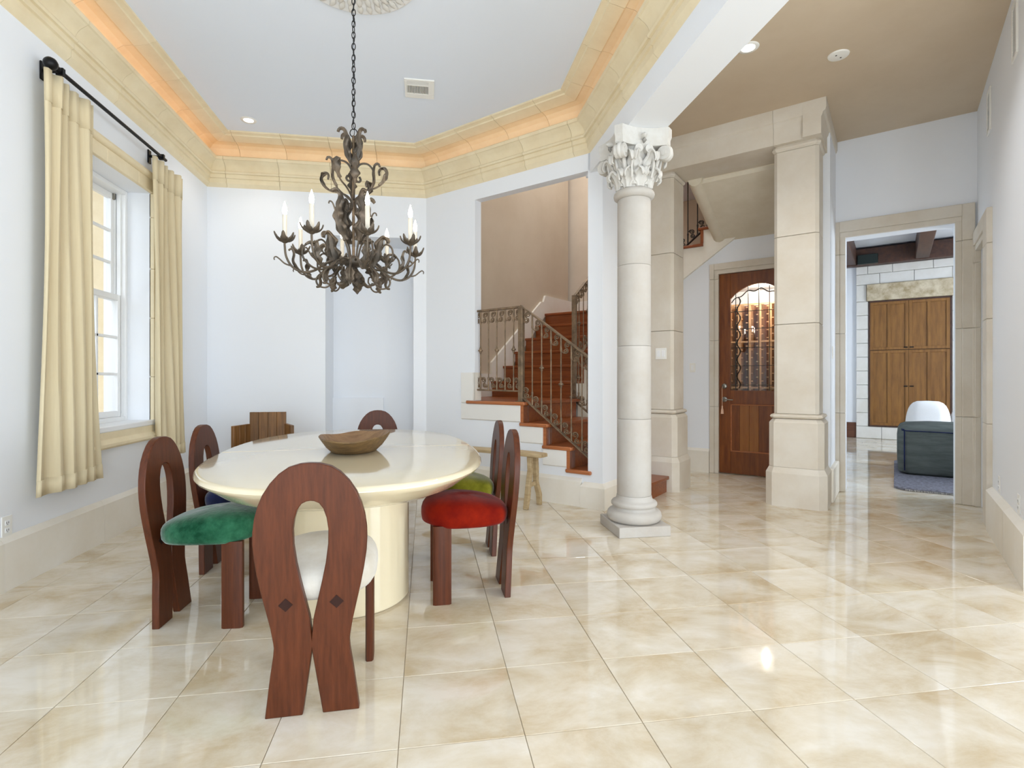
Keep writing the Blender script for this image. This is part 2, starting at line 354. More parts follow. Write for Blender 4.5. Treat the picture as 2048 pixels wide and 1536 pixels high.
# stair hall shell
boxes('wall_stair_left', 'tan', [(-.16, -.01, .1, 3.2, 0, 6.)], LA, LR)
boxes('wall_stair_back', 'tanwall', [(-.2, 2.4, 3.36, 3.5, 0, 6.), (2.4, 3.75, 3.36, 3.5, 2.9, 6.)], LA, LR)
boxes('wall_stair_upper', 'tan', [(-.16, 2.2, -.02, .1, 3.7, 6.), (2.17, 2.3, .1, 1.1, 3.7, 6.), (2.2, 3.75, 1.1, 1.2, 3.7, 6.), (3.65, 3.75, 1.2, 3.4, 3.72, 6.)], LA, LR)
boxes('ceiling_stair', 'tan', [(-.2, 3.8, -.05, 3.5, 6., 6.1)], LA, LR)

# ---- entablature over the piers, with return, and sloping soffit of the flight above
e = [(1.06, 3.28), (1.06, 3.425), (1.052, 3.44), (1.045, 3.465), (1.03, 3.475), (1.022, 3.50), (1.022, 3.59), (1.5, 3.59), (1.5, 3.28)]
tr = structroot('trim_3', LA, LR)
MB().prism(e, 2.0, 3.36, 'x').build('entablature_block', 'pier', tr, sharp=30)
MB().prism(e, 3.362, 3.60, 'x').build('entablature_block', 'pier', tr, sharp=30)
e2 = [(3.742, 3.28), (3.742, 3.425), (3.75, 3.44), (3.757, 3.465), (3.772, 3.475), (3.78, 3.50), (3.78, 3.59), (3.6, 3.59), (3.6, 3.28)]
MB().prism(e2, 1.022, 2.12, 'y').build('entablature_block', 'pier', tr, sharp=30)
so_ = MB().prism([(1.5, 3.27), (1.5, 3.23), (2.50, 2.82), (2.50, 3.0), (1.6, 3.35)], 2.50, 3.7, 'x')
struct(so_.build('ceiling_under_stair', 'soffit', sharp=20, loc=LA, rot=(0, 0, LR)))
eb = MB(); rg = []
for k in range(13):
    u = k / 12.; n = 1.46 + 1.06 * u; z = 3.265 - .435 * u
    ring = []
    for q in range(12):
        a = 2 * PI * q / 12; ring.append((2.53 + .075 * math.cos(a), n - .03 * math.sin(a) * .4, z + .02 + .075 * math.sin(a)))
    rg.append(ring)
eb.loft(rg); struct(eb.build('trim_4', 'soffit', sharp=40, loc=LA, rot=(0, 0, LR)))

# ---- piers of dressed stone blocks
def pier(name, t0, label):
    p = thing(name, label, 'pillar', TN(t0, 1.29), RZ)
    def oct_(hw, hd, c): return [(-hw + c, -hd), (hw - c, -hd), (hw, -hd + c), (hw, hd - c), (hw - c, hd), (-hw + c, hd), (-hw, hd - c), (-hw, -hd + c)]
    def lv(pr, nm, m='pier'):
        MB().loft([[(x, y, z) for x, y in oct_(hw, hd, c)] for hw, hd, c, z in pr]).build(nm, m, p, sharp=25)
    lv([(.248, .236, .06, 0), (.248, .236, .06, .30), (.222, .208, .045, .352)], 'base_block')
    lv([(.222, .208, .045, .354), (.222, .208, .045, .755), (.195, .19, .035, .79)], 'dado_block')
    lv([(.19, .185, .03, .792), (.205, .2, .03, .798), (.213, .208, .03, .812), (.205, .2, .03, .828), (.186, .18, .03, .834)], 'bead_moulding')
    for z0, z1 in ((.836, 1.648), (1.652, 2.448), (2.452, 3.225)):
        lv([(.178, .174, .026, z0), (.181, .177, .028, z0 + .004), (.181, .177, .028, z1 - .004), (.178, .174, .026, z1)], 'shaft_block')
    lv([(.181, .177, .028, 3.227), (.195, .19, .03, 3.24), (.198, .193, .03, 3.255), (.187, .182, .03, 3.28)], 'cap_moulding')
    return p
pier('stone_pier', 3.535, 'square limestone pier between the wine room door and the family room doorway')
pier('stone_pier', 2.235, 'square limestone pier behind the carved column, left of the wine room door')

# ---- stone cornice, lower crown and lit cove above, block by block
P = [(XW, .9), (XW, YB), (.003, YB), (1.451, 4.579), (1.451, .9)]
def cornice(name, prof, step, first):
    root = structroot(name)
    dirs = [(Vector(P[i + 1]) - Vector(P[i])).normalized() for i in range(4)]
    nrm = [Vector((d.y, -d.x)) for d in dirs]
    for i in range(4):
        a, b_ = Vector(P[i]), Vector(P[i + 1]); L = (b_ - a).length; d, n = dirs[i], nrm[i]
        cuts = [0.]; u = first[i]
        while u < L - .15: cuts.append(u); u += step
        cuts.append(L)
        def ring(u, end):
            out = []
            for o, z in prof:
                if u == 0 and i > 0: m = (nrm[i - 1] + n) / (1 + nrm[i - 1].dot(n)); q = a + m * o
                elif end and i < 3: m = (nrm[i + 1] + n) / (1 + nrm[i + 1].dot(n)); q = b_ + m * o
                else: q = a + d * u + n * o
                out.append((q.x, q.y, z))
            return out
        for k in range(len(cuts) - 1):
            u0, u1 = cuts[k], cuts[k + 1]
            r0 = ring(u0 + (.0016 if k else 0), False); r1 = ring(u1 - (.0016 if k < len(cuts) - 2 else 0), k == len(cuts) - 2)
            MB().loft([r0, r1]).build('cornice_block', 'stone', root, sharp=18)
lower = [(0, 3.176), (.026, 3.202), (.034, 3.212), (.036, 3.256), (.052, 3.262), (.052, 3.300), (.070, 3.302), (.078, 3.316), (.070, 3.330), (.058, 3.333), (.062, 3.352),
         (.074, 3.375), (.092, 3.395), (.112, 3.408), (.126, 3.420), (.138, 3.424), (.140, 3.452), (.128, 3.462), (.06, 3.462), (.0, 3.462)]
upper = [(0, 3.463), (.008, 3.50), (.022, 3.535), (.048, 3.568), (.088, 3.592), (.150, 3.603), (.154, 3.597), (.16, 3.596), (.20, 3.606), (.262, 3.620), (.268, 3.630), (.285, 3.636),
         (.304, 3.640), (.306, 3.657), (0, 3.657)]
cornice('trim_1', lower, .53, (.25, .2, .3, .35)); cornice('trim_2', upper, .47, (.1, .33, .22, .3))

# ---- baseboards of cream stone, in lengths
def base_run(name, p0, p1, cuts, h=.262, d=.033):
    """inner face to the right of p0->p1"""
    root = structroot(name); a, b_ = Vector(p0), Vector(p1); L = (b_ - a).length; di = (b_ - a).normalized(); n = Vector((di.y, -di.x))
    pr = [(0, 0), (d, 0), (d, h), (.004, h + .03), (0, h + .03)]
    c = [0] + list(cuts) + [L]
    for k in range(len(c) - 1):
        rr = []
        for u in (c[k] + .001, c[k + 1] - .001):
            rr.append([((a + di * u + n * o).x, (a + di * u + n * o).y, z) for o, z in pr])
        MB().loft(rr).build('base_stone', 'base', root, sharp=20)
base_run('baseboard_left', (XW, .5), (XW, YB), (.93, 1.85, 2.758, 3.66, 4.57))
base_run('baseboard_back', (XW, YB), (-1.08, YB), (.6,))
base_run('baseboard_stair', TN(0, 0)[:2], TN(1.965, 0)[:2], (.9,), .225)
base_run('baseboard_right', TN(4.866, 1.17)[:2], TN(4.866, -.315)[:2], (.8,), .30, .042)
base_run('baseboard_cellar', TN(1.9, 2.48)[:2], TN(2.405, 2.48)[:2], (), .262)
bb = MB().loft([[(1.965, -.042, 0), (2.21, -.042, 0), (2.21, .37, 0), (1.965, .37, 0)], [(1.965, -.042, .19), (2.21, -.042, .19), (2.21, .37, .19), (1.965, .37, .19)],
                [(1.99, -.004, .228), (2.174, -.004, .228), (2.174, .35, .228), (1.99, .35, .228)]])
struct(bb.build('baseboard_pilaster', 'base', sharp=20, loc=LA, rot=(0, 0, LR)))

# ---- stone door surrounds with joints
def surround(name, plane, a, b_, oa, ob, top, otop, loc, rz, joints, d=.035, axis='y'):
    """opening a..b, outer edges oa..ob, along local x on plane local y (facing -y)"""
    root = structroot(name, loc, rz)
    def blk(x0, x1, z0, z1): return (x0, x1, z0, z1)
    zs = [0] + joints + [otop]
    def put(x0, x1, z0, z1, dd):
        bx = MB()
        bx.cbox(x0, x1, plane - dd, plane + .02, z0 + .0012, z1 - .0012, .004); return bx
    for s_, (o, i) in (('l', (oa, a)), ('r', (ob, b_))):
        st = .045 if abs(i - o) > .09 else abs(i - o) * .4
        x0, x1 = min(o, i), max(o, i)
        for k in range(len(zs) - 1):
            z0, z1 = zs[k], zs[k + 1]
            if z0 >= top: continue
            bx = MB(); zz = min(z1, top) if z1 > top else z1
            if i > o:
                bx.cbox(x0, x1 - st, plane - d, plane + .02, z0 + .0012, z1 - .0012, .004)
                bx.cbox(x1 - st, x1 + .004, plane - d * .6, plane + .02, z0 + .0012, zz - .0012, .003)
            else:
                bx.cbox(x0 + st, x1, plane - d, plane + .02, z0 + .0012, z1 - .0012, .004)
                bx.cbox(x0 - .004, x0 + st, plane - d * .6, plane + .02, z0 + .0012, zz - .0012, .003)
            bx.build('surround_stone', 'pier', root, sharp=25)
    lo, hi = min(a, b_), max(a, b_); st = .045
    bx = MB(); bx.cbox(lo + (-st), hi + st, plane - d, plane + .02, top + st, otop, .004)
    bx.cbox(lo - st, hi + st, plane - d * .6, plane + .02, top - .004, top + st, .003)
    bx.build('surround_lintel', 'pier', root, sharp=25)
surround('trim_5', 2.12, 3.846, 4.714, 3.70, 4.85, 2.60, 2.755, LA, LR, [.805, 1.615, 2.42])
surround('trim_6', 2.48, 2.509, 3.40, 2.408, 3.50, 2.436, 2.56, LA, LR, [.815, 1.62, 2.37], .03)
# opening in the right wall: local x runs along -n there, so turn the frame a quarter
surround('trim_7', 0, -1.46, -2.06, -1.19, -2.10, 2.31, 2.475, TN(4.866, 0), RZ - PI / 2, [.805, 1.615, 2.2], .035)

# ---- window: sashes, muntins, glass, stone surround
win = structroot('window_1')
def frame_x(bx, x0, x1, ya, yb, za, zb, wy, wz): # rectangular frame in the wall plane
    bx.box(x0, x1, ya, ya + wy, za, zb).box(x0, x1, yb - wy, yb, za, zb).box(x0, x1, ya + wy, yb - wy, za, za + wz).box(x0, x1, ya + wy, yb - wy, zb - wz, zb)
bx = MB(); frame_x(bx, XW - .335, XW - .17, Y0, Y1, Z0, Z1, .035, .035); bx.build('window_frame', 'white', win, bevel=.004, sharp=25)
bx = MB().box(XW - .23, XW - .20, Y1 - .05, Y1 - .034, Z0, Z1).box(XW - .26, XW - .235, Y1 - .055, Y1 - .034, Z0, Z1)
bx.build('sash_track', 'white', win, bevel=.002)
ZM = 1.815
for za, zb, x0, x1, nm in ((Z0 + .035, ZM + .022, XW - .235, XW - .20, 'lower_sash'), (ZM - .022, Z1 - .035, XW - .285, XW - .25, 'upper_sash')):
    ya, yb = Y0 + .04, Y1 - .04
    bx = MB(); frame_x(bx, x0, x1, ya, yb, za, zb, .045, .048); sash = bx.build(nm, 'white', win, bevel=.004, sharp=25)
    for k in (1, 2):
        y = ya + .045 + (yb - ya - .09) * k / 3
        MB().cbox(x0 + .006, x1 - .006, y - .011, y + .011, za + .045, zb - .045, .003).build('muntin', 'white', sash)
        z = za + .048 + (zb - za - .096) * k / 3
        MB().cbox(x0 + .006, x1 - .006, ya + .045, yb - .045, z - .011, z + .011, .003).build('muntin', 'white', sash)
    MB().box((x0 + x1) / 2 - .002, (x0 + x1) / 2 + .002, ya + .04, yb - .04, za + .04, zb - .04).build('pane', 'glass', sash, sharp=0)
MB().cbox(XW - .27, XW - .235, Y1 - .07, Y1 - .045, Z1 - .085, Z1 - .03, .004).build('sash_stop', 'pewter', win)
wt = structroot('trim_8')
d = .03
for ya, yb, zs in ((Y1 - .0, Y1 + .135, (.77, 1.17, 1.66, 2.07, 2.50, 2.70)), (Y0 - .135, Y0, (.77, 1.17, 1.66, 2.07, 2.50, 2.70))):
    for k in range(5): MB().cbox(XW - .01, XW + d, ya, yb, zs[k] + .001, zs[k + 1] - .001, .004).build('surround_stone', 'stone', wt, sharp=25)
for ya, yb in ((Y0 - .135, 4.2), (4.2, 4.62), (4.62, Y1 + .135)):
    MB().cbox(XW - .01, XW + d, ya + .001, yb - .001, 2.701, 2.80, .004).build('surround_stone', 'stone', wt, sharp=25)
pr = [(XW, 2.80), (XW + .035, 2.80), (XW + .05, 2.812), (XW + .058, 2.83), (XW + .05, 2.848), (XW, 2.856)]
MB().prism([(x, z) for x, z in pr], Y0 - .15, Y1 + .15, 'y').build('head_moulding', 'stone', wt, sharp=40)
pr = [(XW, .77), (XW + .03, .77), (XW + .03, .72), (XW + .045, .705), (XW + .062, .69), (XW + .062, .67), (XW + .045, .655), (XW, .65)]
MB().prism(pr, Y0 - .15, Y1 + .15, 'y').build('apron_moulding', 'stone', wt, sharp=40)
struct(MB().cbox(XW - .2, XW + .034, Y0 - .02, Y1 + .02, .77, .812, .006).build('trim_9', 'white'))

# ---- outside the window: paved court, buff wall with a pier, a tree
struct(MB().box(-14, -2.6, -6, 22, -.3, -.1).build('ground_outside', 'pave', sharp=0))
boxes('exterior_wall', 'stucco', [(-4.4, -3.3, 6.55, 6.9, -.1, 5.2), (-9, -4.4, 11.5, 11.8, -.1, 2.6)])
t = thing('garden_tree', 'leafy green tree standing in the court outside the window', 'tree', (-5.6, 9.2, -.1))
MB().tube([(0, 0, 0), (.05, 0, 1.2), (-.05, .1, 2.4), (.1, 0, 3.6)], [.14, .11, .09, .05], 8).build('trunk', 'bark', t)
fo = MB(); rnd = random.Random(3)
for k in range(900):
    a = rnd.uniform(0, 2 * PI); r = rnd.uniform(.2, 1.3) ** .8; z = rnd.uniform(.9, 4.6); q = Vector((r * math.cos(a), r * math.sin(a), z))
    u = Vector((rnd.uniform(-1, 1), rnd.uniform(-1, 1), rnd.uniform(-1, 1))).normalized(); v = u.orthogonal().normalized(); s_ = rnd.uniform(.06, .13)
    fo.add([q - u * s_, q + v * s_ * .4, q + u * s_, q - v * s_ * .4], [(0, 1, 2, 3)])
f_o = fo.build('foliage', 'foliage', t, sharp=0); f_o['kind'] = 'stuff'
# ================================================================== COLUMN
CX, CY = 1.573, 3.866
col = thing('carved_column', 'round limestone column with leafy carved capital under the white beam', 'column', (CX, CY, 0))
MB().cbox(-.198, .198, -.214, .214, 0, .076, .004).build('plinth', 'colstone', col)
prof = [(.17, .076), (.186, .08), (.2, .095), (.206, .118), (.2, .142), (.186, .158), (.17, .163), (.163, .166), (.156, .176), (.158, .186), (.165, .19), (.172, .199), (.172, .214), (.164, .225),
        (.15, .229), (.142, .234), (.134, .25), (.13, .27)]
MB().lathe(prof, 56).build('base_torus', 'colstone', col, sharp=50)
zs = [.27, .85, 1.40, 2.01, 2.515]
for k in range(4):
    r0, r1 = .1285 - .001 * k, .1285 - .001 * (k + 1)
    MB().lathe([(r0 - .0015, zs[k] + .001), (r0, zs[k] + .004), (r1, zs[k + 1] - .004), (r1 - .0015, zs[k + 1] - .001)], 48).build('shaft_drum', 'colstone', col, sharp=40)
MB().lathe([(.122, 2.515), (.134, 2.52), (.15, 2.533), (.154, 2.55), (.15, 2.566), (.138, 2.58), (.124, 2.585)], 48).build('astragal', 'colstone', col, sharp=50)
MB().lathe([(.122, 2.58), (.122, 2.66), (.13, 2.74), (.145, 2.81), (.17, 2.87), (.185, 2.9)], 40).build('capital_bell', 'capital', col, sharp=50)

def leaf(pts, wid, lobes=3, cup=.25, depth=.35, nn=20, cr=7, ridge=.12, side=None):
    """acanthus leaf: spine points with outward normal from the frame; width profile with serrated lobes"""
    P = [Vector(p) for p in pts]
    L = [0.]
    for i in range(1, len(P)): L.append(L[-1] + (P[i] - P[i - 1]).length)
    def at(u):
        s = u * L[-1]
        for i in range(1, len(P)):
            if s <= L[i] + 1e-9:
                f = (s - L[i - 1]) / max(L[i] - L[i - 1], 1e-9)
                # catmull-rom
                p0, p1, p2, p3 = P[max(i - 2, 0)], P[i - 1], P[i], P[min(i + 1, len(P) - 1)]
                return .5 * ((2 * p1) + (p2 - p0) * f + (2 * p0 - 5 * p1 + 4 * p2 - p3) * f * f + (3 * p1 - p0 - 3 * p2 + p3) * f ** 3)
        return P[-1]
    rows = []; sd = Vector(side or (0, 1, 0)).normalized()
    for k in range(nn + 1):
        u = k / nn; p = at(u); t = (at(min(u + .02, 1)) - at(max(u - .02, 0))).normalized()
        nrm = sd.cross(t).normalized()
        env = math.sin(PI * min(.06 + u * .94, 1.) ** .8) ** .7
        ser = 1 - depth * (abs(math.sin(PI * lobes * u + .35)) ** 1.6 if u < .97 else .2)
        w = wid * max(env * ser, .08)
        row = []
        for c in range(cr):
            v = 2. * c / (cr - 1) - 1
            q = p + sd * (v * w) + nrm * (-cup * wid * v * v + ridge * wid * math.cos(v * PI * 2.5) * env)
            row.append(q)
        rows.append(row)
    return rows
def curl(r0, z0, r1, z1, tip, h, n=9):
    """leaf spine in the (x,z) plane rising from (r0,z0) to (r1,z1) then folding out and down by tip"""
    out = []
    for k in range(n):
        u = k / (n - 1.); out.append((r0 + (r1 - r0) * u ** 2.2, 0, z0 + (z1 - z0) * u))
    for k in range(1, 6):
        a = PI * k / 5 * .85; out.append((r1 + tip * (1 - math.cos(a)) * .6, 0, z1 + tip * math.sin(a) * .6 - (1 - math.cos(a)) * tip * .25))
    return out
def cspine(r0, z0, r1, z1, rt, zt):
    return [(r0, 0, z0), (r0 + .002, 0, z0 + (z1 - z0) * .3), (r0 + (r1 - r0) * .35, 0, z0 + (z1 - z0) * .65), (r1, 0, z1), ((r1 + rt) / 2, 0, z1 + .02), (rt, 0, z1 + .008), (rt + .006, 0, zt + .012), (rt - .008, 0, zt)]
me1 = MB().grid(leaf(cspine(.127, 2.585, .16, 2.69, .198, 2.655), .06, 4, .2, .26, 34, 9, .09)).mesh('acanthus_leaf', 'capital', 50)
me2 = MB().grid(leaf(cspine(.128, 2.60, .185, 2.80, .225, 2.755), .06, 4, .2, .26, 40, 9, .09)).mesh('acanthus_leaf', 'capital', 50)
for k in range(8):
    for me, off, sc_ in ((me1, 0, 1), (me2, PI / 8, 1)):
        o = inst('acanthus_leaf', me, col, rot=(0, 0, k * PI / 4 + off))
        x = o.modifiers.new('solid', 'SOLIDIFY'); x.thickness = .010; x.offset = -1
def spiral(cx, cz, r, turns, a0, sgn=1, n=34, r_end=.12):
    out = []
    for k in range(n):
        u = k / (n - 1.); a = a0 + sgn * 2 * PI * turns * u; q = r * (1 - u * (1 - r_end)); out.append((cx + q * math.cos(a), 0, cz + q * math.sin(a)))
    return out
VZ, VX = 2.815, .243
vb = MB(); st_ = [(.14, 0, 2.64), (.16, 0, 2.70), (.18, 0, 2.76), (.21, 0, 2.835), (VX, 0, VZ + .045)]
vb.tube(st_, [.014, .016, .017, .018, .018], 8)
vb.tube(spiral(VX, VZ, .045, 1.6, PI / 2, -1), [.02] * 20 + [.016] * 14, 8)
vm = vb.mesh('volute', 'capital', 60)
disk = MB()
for s_ in (-1, 1):
    disk.prism([(VX + .05 * math.cos(2 * PI * k / 24), VZ + .05 * math.sin(2 * PI * k / 24)) for k in range(24)], s_ * .002, s_ * .036, 'y')
    disk.prism([(VX + .022 * math.cos(2 * PI * k / 16), VZ + .022 * math.sin(2 * PI * k / 16)) for k in range(16)], s_ * .036, s_ * .044, 'y')
dm = disk.mesh('volute_scroll', 'capital', 40)
for k in range(4):
    o = inst('volute', vm, col, rot=(0, 0, PI / 4 + k * PI / 2)); inst('volute_scroll', dm, o)
hl = MB()
for s_ in (-1, 1):
    hl.tube([(.145, s_ * .075, 2.64), (.165, s_ * .085, 2.72), (.18, s_ * .08, 2.79), (.188, s_ * .058, 2.848)], [.008, .010, .011, .010], 8)
    hl.prism([(s_ * .04 + .03 * math.cos(2 * PI * k / 20), 2.838 + .03 * math.sin(2 * PI * k / 20)) for k in range(20)], .155, .196, 'x')
hm = hl.mesh('inner_helix', 'capital', 50)
for k in range(4): inst('inner_helix', hm, col, rot=(0, 0, k * PI / 2))
ab = []
for k in range(4):
    a = k * PI / 2; ca, sa = math.cos(a), math.sin(a)
    for q in range(9):
        v = -1 + q / 4.; yy = .178 * v; xx = .176 + .046 * v * v
        ab.append((xx * ca - yy * sa, xx * sa + yy * ca))
rings = []
for f, z in ((.93, 2.868), (.965, 2.878), (.965, 2.915), (.985, 2.925), (1.0, 2.935), (1.0, 2.994)):
    rings.append([(x * f, y * f, z) for x, y in ab])
MB().loft(rings).build('abacus', 'capital', col, sharp=30)
ro = MB()
for k in range(6):
    c, s_ = math.cos(a), math.sin(a)
    ro.add([(0.002, 0, 0), (.018, .03 * c - .014 * s_, .03 * s_ + .014 * c), (.012, .046 * c, .046 * s_), (.018, .03 * c + .014 * s_, .03 * s_ - .014 * c), (.026, .018 * c, .018 * s_)],
           [(0, 1, 4), (1, 2, 4), (2, 3, 4), (3, 0, 4)])
ro.tube([(.0, 0, 0), (.022, 0, 0), (.034, 0, 0)], [.017, .016, .006], 10)
rm = ro.mesh('rosette', 'capital', 50)
for k in range(4):
    a = k * PI / 2; o = inst('rosette', rm, col, (.172 * math.cos(a), .172 * math.sin(a), 2.932), (0, 0, a), (1.5, 1.25, 1.25))
    x = o.modifiers.new('solid', 'SOLIDIFY'); x.thickness = .006

# ================================================================== STAIRCASE (local frame t, n, z)
st = thing('staircase', 'cherry wood staircase with white stringers behind the wall opening', 'staircase', A, RZ)
rt = [2.37, 2.10, 1.84, 1.585, 1.323]; rz_ = [.165, .327, .527, .727, .927]; TH = .034
for k in range(5):
    z0 = 0 if k == 0 else rz_[k - 1]; z1 = rz_[k] - TH
    n0 = .36 if k < 2 else -.004
    MB().box(rt[k] - .03, rt[k], n0, 1.052, z0, z1).build('riser', 'cherry', st, sharp=0)
    if k >= 1 and k >= 2:
        MB().box(rt[k] - .031, rt[k] + .001, -.007, -.002, z0, z1).build('riser_end', 'cherrynose', st, sharp=0)
for k in range(4):
    tn = rt[k + 1]; z = rz_[k]; bx = MB()
    n0 = .35 if k == 0 else .1
    if k == 1: bx.box(tn - .03, rt[k] + .028, .36, 1.052, z - TH, z).box(tn - .03, 2.022, -.001, .36, z - TH, z)
    else: bx.box(tn - .03, rt[k] + .028, n0 if k == 0 else 0., 1.052, z - TH, z)
    tr_ = bx.build('tread', 'cherry', st, bevel=.006, sharp=25)
    if k > 0:
        MB().cbox(tn - .035, min(rt[k] + .028, 2.066), -.032, 0., z - TH, z, .008).build('tread_end', 'cherrynose', tr_, sharp=40)
lz = .927
MB().box(.0, 1.351, .1, 1.19, lz - TH, lz).box(.709, 1.351, 0, .1, lz - TH, lz).build('landing', 'cherry', st, bevel=.006)
MB().cbox(.605, 1.351, -.032, 0., lz - TH, lz, .008).build('landing_end', 'cherrynose', st, sharp=40)
def cpanel(x0, x1, z0, z1, nm='stringer_panel', mm='panel'):
    MB().prism([(0, z0), (-.016, z0 + .012), (-.016, z1), (0, z1)], x0, x1, 'x').build(nm, mm, st, sharp=20)
cpanel(.53, 1.292, .725, .893); cpanel(1.293, 1.553, .53, .693); cpanel(1.554, 1.808, .335, .493)
cpanel(.53, .69, .895, 1.22, 'skirt_block')
MB().box(.69, .71, .0, .1, .93, 1.22).build('skirt_block', 'base', st)
fn = [1.17 + .26 * k for k in range(6)]
for k in range(6):
    z0 = lz + .2 * k; z1 = z0 + .2
    MB().box(.02, 1.21, fn[k], fn[k] + .03, z0, z1 - TH).build('riser', 'cherry', st, sharp=0)
    d_ = .32 if k < 5 else .9
    MB().box(.02, 1.21 if k < 5 else 1.4, fn[k] - .028, fn[k] + d_, z1 - TH, z1).build('tread' if k < 5 else 'landing', 'cherry', st, bevel=.006)
MB().prism([(1.17, .927), (1.17, 1.37), (2.36, 2.295), (2.42, 2.30), (2.47, 2.40), (3.35, 2.40), (3.35, 2.127), (2.5, 2.127)], -.012, .022, 'x').build('skirt_board', 'base', st, sharp=20)
MB().box(-.012, .022, .1, 1.17, lz, 1.22).build('skirt_board', 'base', st)
MB().box(.02, 1.4, 3.31, 3.36, 2.127, 2.40).build('skirt_board', 'base', st)
MB().prism([(1.19, 0), (1.19, 1.10), (1.45, 1.10), (1.45, 1.30), (1.71, 1.30), (1.71, 1.5), (1.97, 1.5), (1.97, 1.7), (2.23, 1.7), (2.23, 1.9), (2.47, 1.9), (2.47, 0)], 1.2, 1.27, 'x').build('side_stringer', 'base', st, sharp=0)
for k in range(6):
    t0 = 1.27 + .26 * k; z = 2.225 + .2 * k
    MB().box(t0, t0 + .03, 2.5, 3.35, z - .2, z - TH).build('riser', 'cherry', st, sharp=0)
    MB().box(t0 - .028, t0 + .29, 2.41, 3.35, z - TH, z).build('tread', 'cherry', st, bevel=.006)
    MB().box(t0 - .002, t0 + .032, 2.425, 2.44, z - .2, z - TH).build('riser_end', 'cherry', st, sharp=0)
sp = []
for k in range(6): sp += [(1.27 + .26 * k, 2.025 + .2 * k - TH), (1.27 + .26 * k, 2.225 + .2 * k - TH)]
sp += [(2.85, 3.19)]
lo_ = [(t_, 2.41 + .685 * (t_ - 2.08)) for t_ in (2.85, 1.27)]
MB().prism([lo_[1]] + sp + [lo_[0]], 2.44, 2.50, 'y').build('stringer_panel', 'base', st, sharp=0)

# ---- iron railings
def collar(z, r=.014, h=.02):
    return [(.006, z - h), (r * .8, z - h * .7), (r, z - h * .3), (r, z + h * .3), (r * .8, z + h * .7), (.006, z + h)]
def smooth2(P, k=4):
    P = [Vector(p) for p in P]; out = []
    for i in range(len(P) - 1):
        p0, p1, p2, p3 = P[max(i - 1, 0)], P[i], P[i + 1], P[min(i + 2, len(P) - 1)]
        for j in range(k):
            f = j / k; out.append(.5 * ((2 * p1) + (p2 - p0) * f + (2 * p0 - 5 * p1 + 4 * p2 - p3) * f * f + (3 * p1 - p0 - 3 * p2 + p3) * f ** 3))
    return out + [P[-1]]
def s_scroll():
    b = MB()
    b.tube(spiral(.012, .029, .027, 1.5, PI, -1, 26, .22), .0056, 6); b.tube(spiral(-.004, -.027, .024, 1.5, 0, -1, 26, .22), .0056, 6)
    b.tube(smooth2([(-.015, 0, .029), (-.006, 0, .004), (.014, 0, -.008), (.020, 0, -.027)]), .0056, 6)
    b.tube(smooth2([(.018, 0, .055), (.034, 0, .05), (.046, 0, .03)]), .005, 6); b.tube(smooth2([(-.02, 0, -.048), (-.036, 0, -.04), (-.046, 0, -.02)]), .005, 6)
    return b
SCR = {k: s_scroll().mesh('scroll', k, 60) for k in ('iron', 'irondark')}
def railing(name, label, org, rz, segs, posts, mm='iron', grp=None):
    """segs: list of (x0, ztop0, zbot0, x1, ztop1, zbot1, [baluster x...], phase)"""
    r = thing(name, label, 'railing', org, rz, grp)
    for x0, a0, b0, x1, a1, b1, bal, ph in segs:
        for (p, q, nm, hh) in (((x0, a0), (x1, a1), 'top_rail', .011), ((x0, b0), (x1, b1), 'bottom_rail', .008)):
            MB().prism([(p[0], p[1] - hh), (q[0], q[1] - hh), (q[0], q[1] + hh), (p[0], p[1] + hh)], -.02, .02, 'y').build(nm, mm, r, bevel=.004)
        def T(x): return a0 + (a1 - a0) * (x - x0) / (x1 - x0)
        def B(x): return b0 + (b1 - b0) * (x - x0) / (x1 - x0)
        xs = [x0] + list(bal) + [x1]
        for i, x in enumerate(bal):
            zt, zb = T(x) - .01, B(x) + .006; h = zt - zb; b = MB()
            o = MB().tube([(x, 0, zb), (x, 0, zt)], .0065, 8).build('baluster', mm, r)
            MB().lathe([(.0105, zt - .13), (.012, zt - .11), (.0095, zt - .1), (.0095, zt)], 8, x, 0).build('top_collar', mm, o, sharp=50)
            MB().lathe([(.0095, zb), (.0095, zb + .1), (.012, zb + .115), (.0105, zb + .13)], 8, x, 0).build('bottom_collar', mm, o, sharp=50)
            zm = (zt + zb) / 2
            if (i + ph) % 2 == 0: MB().lathe([(.007, zm - .035), (.012, zm - .022), (.013, zm - .012), (.024, zm - .006), (.024, zm + .006), (.013, zm + .012), (.012, zm + .022), (.007, zm + .035)], 12, x, 0).build('knuckle', mm, o, sharp=50)
        for i in range(len(xs) - 1):
            if xs[i + 1] - xs[i] < .06: continue
            xm = (xs[i] + xs[i + 1]) / 2; fx = min((xs[i + 1] - xs[i]) / .109, 1.15)
            inst('scroll', SCR[mm], r, (xm, 0, T(xm) - .078), scale=(fx, 1, 1)); inst('scroll', SCR[mm], r, (xm, 0, B(xm) + .076), scale=(-fx, 1, 1))
    for x, z0, z1 in posts:
        MB().cbox(x - .026, x + .026, -.024, .024, z0, z1, .003).build('newel_post', mm, r)
        MB().cbox(x - .045, x + .045, -.04, .04, z0 - .001, z0 + .008, .002).build('post_plate', mm, r)
    return r
railing('stair_railing', 'bronzed iron stair railing with scrolls in the wall opening over the bench', TN(0, .05), RZ,
        [(.672, 1.862, 1.04, 1.262, 1.866, 1.03, [.743, .849, .957, 1.062, 1.168], 0), (1.262, 1.876, .985, 2.03, 1.335, .42, [1.392, 1.5, 1.606, 1.716, 1.827, 1.938], 1)],
        [(1.262, .927, 1.862)])
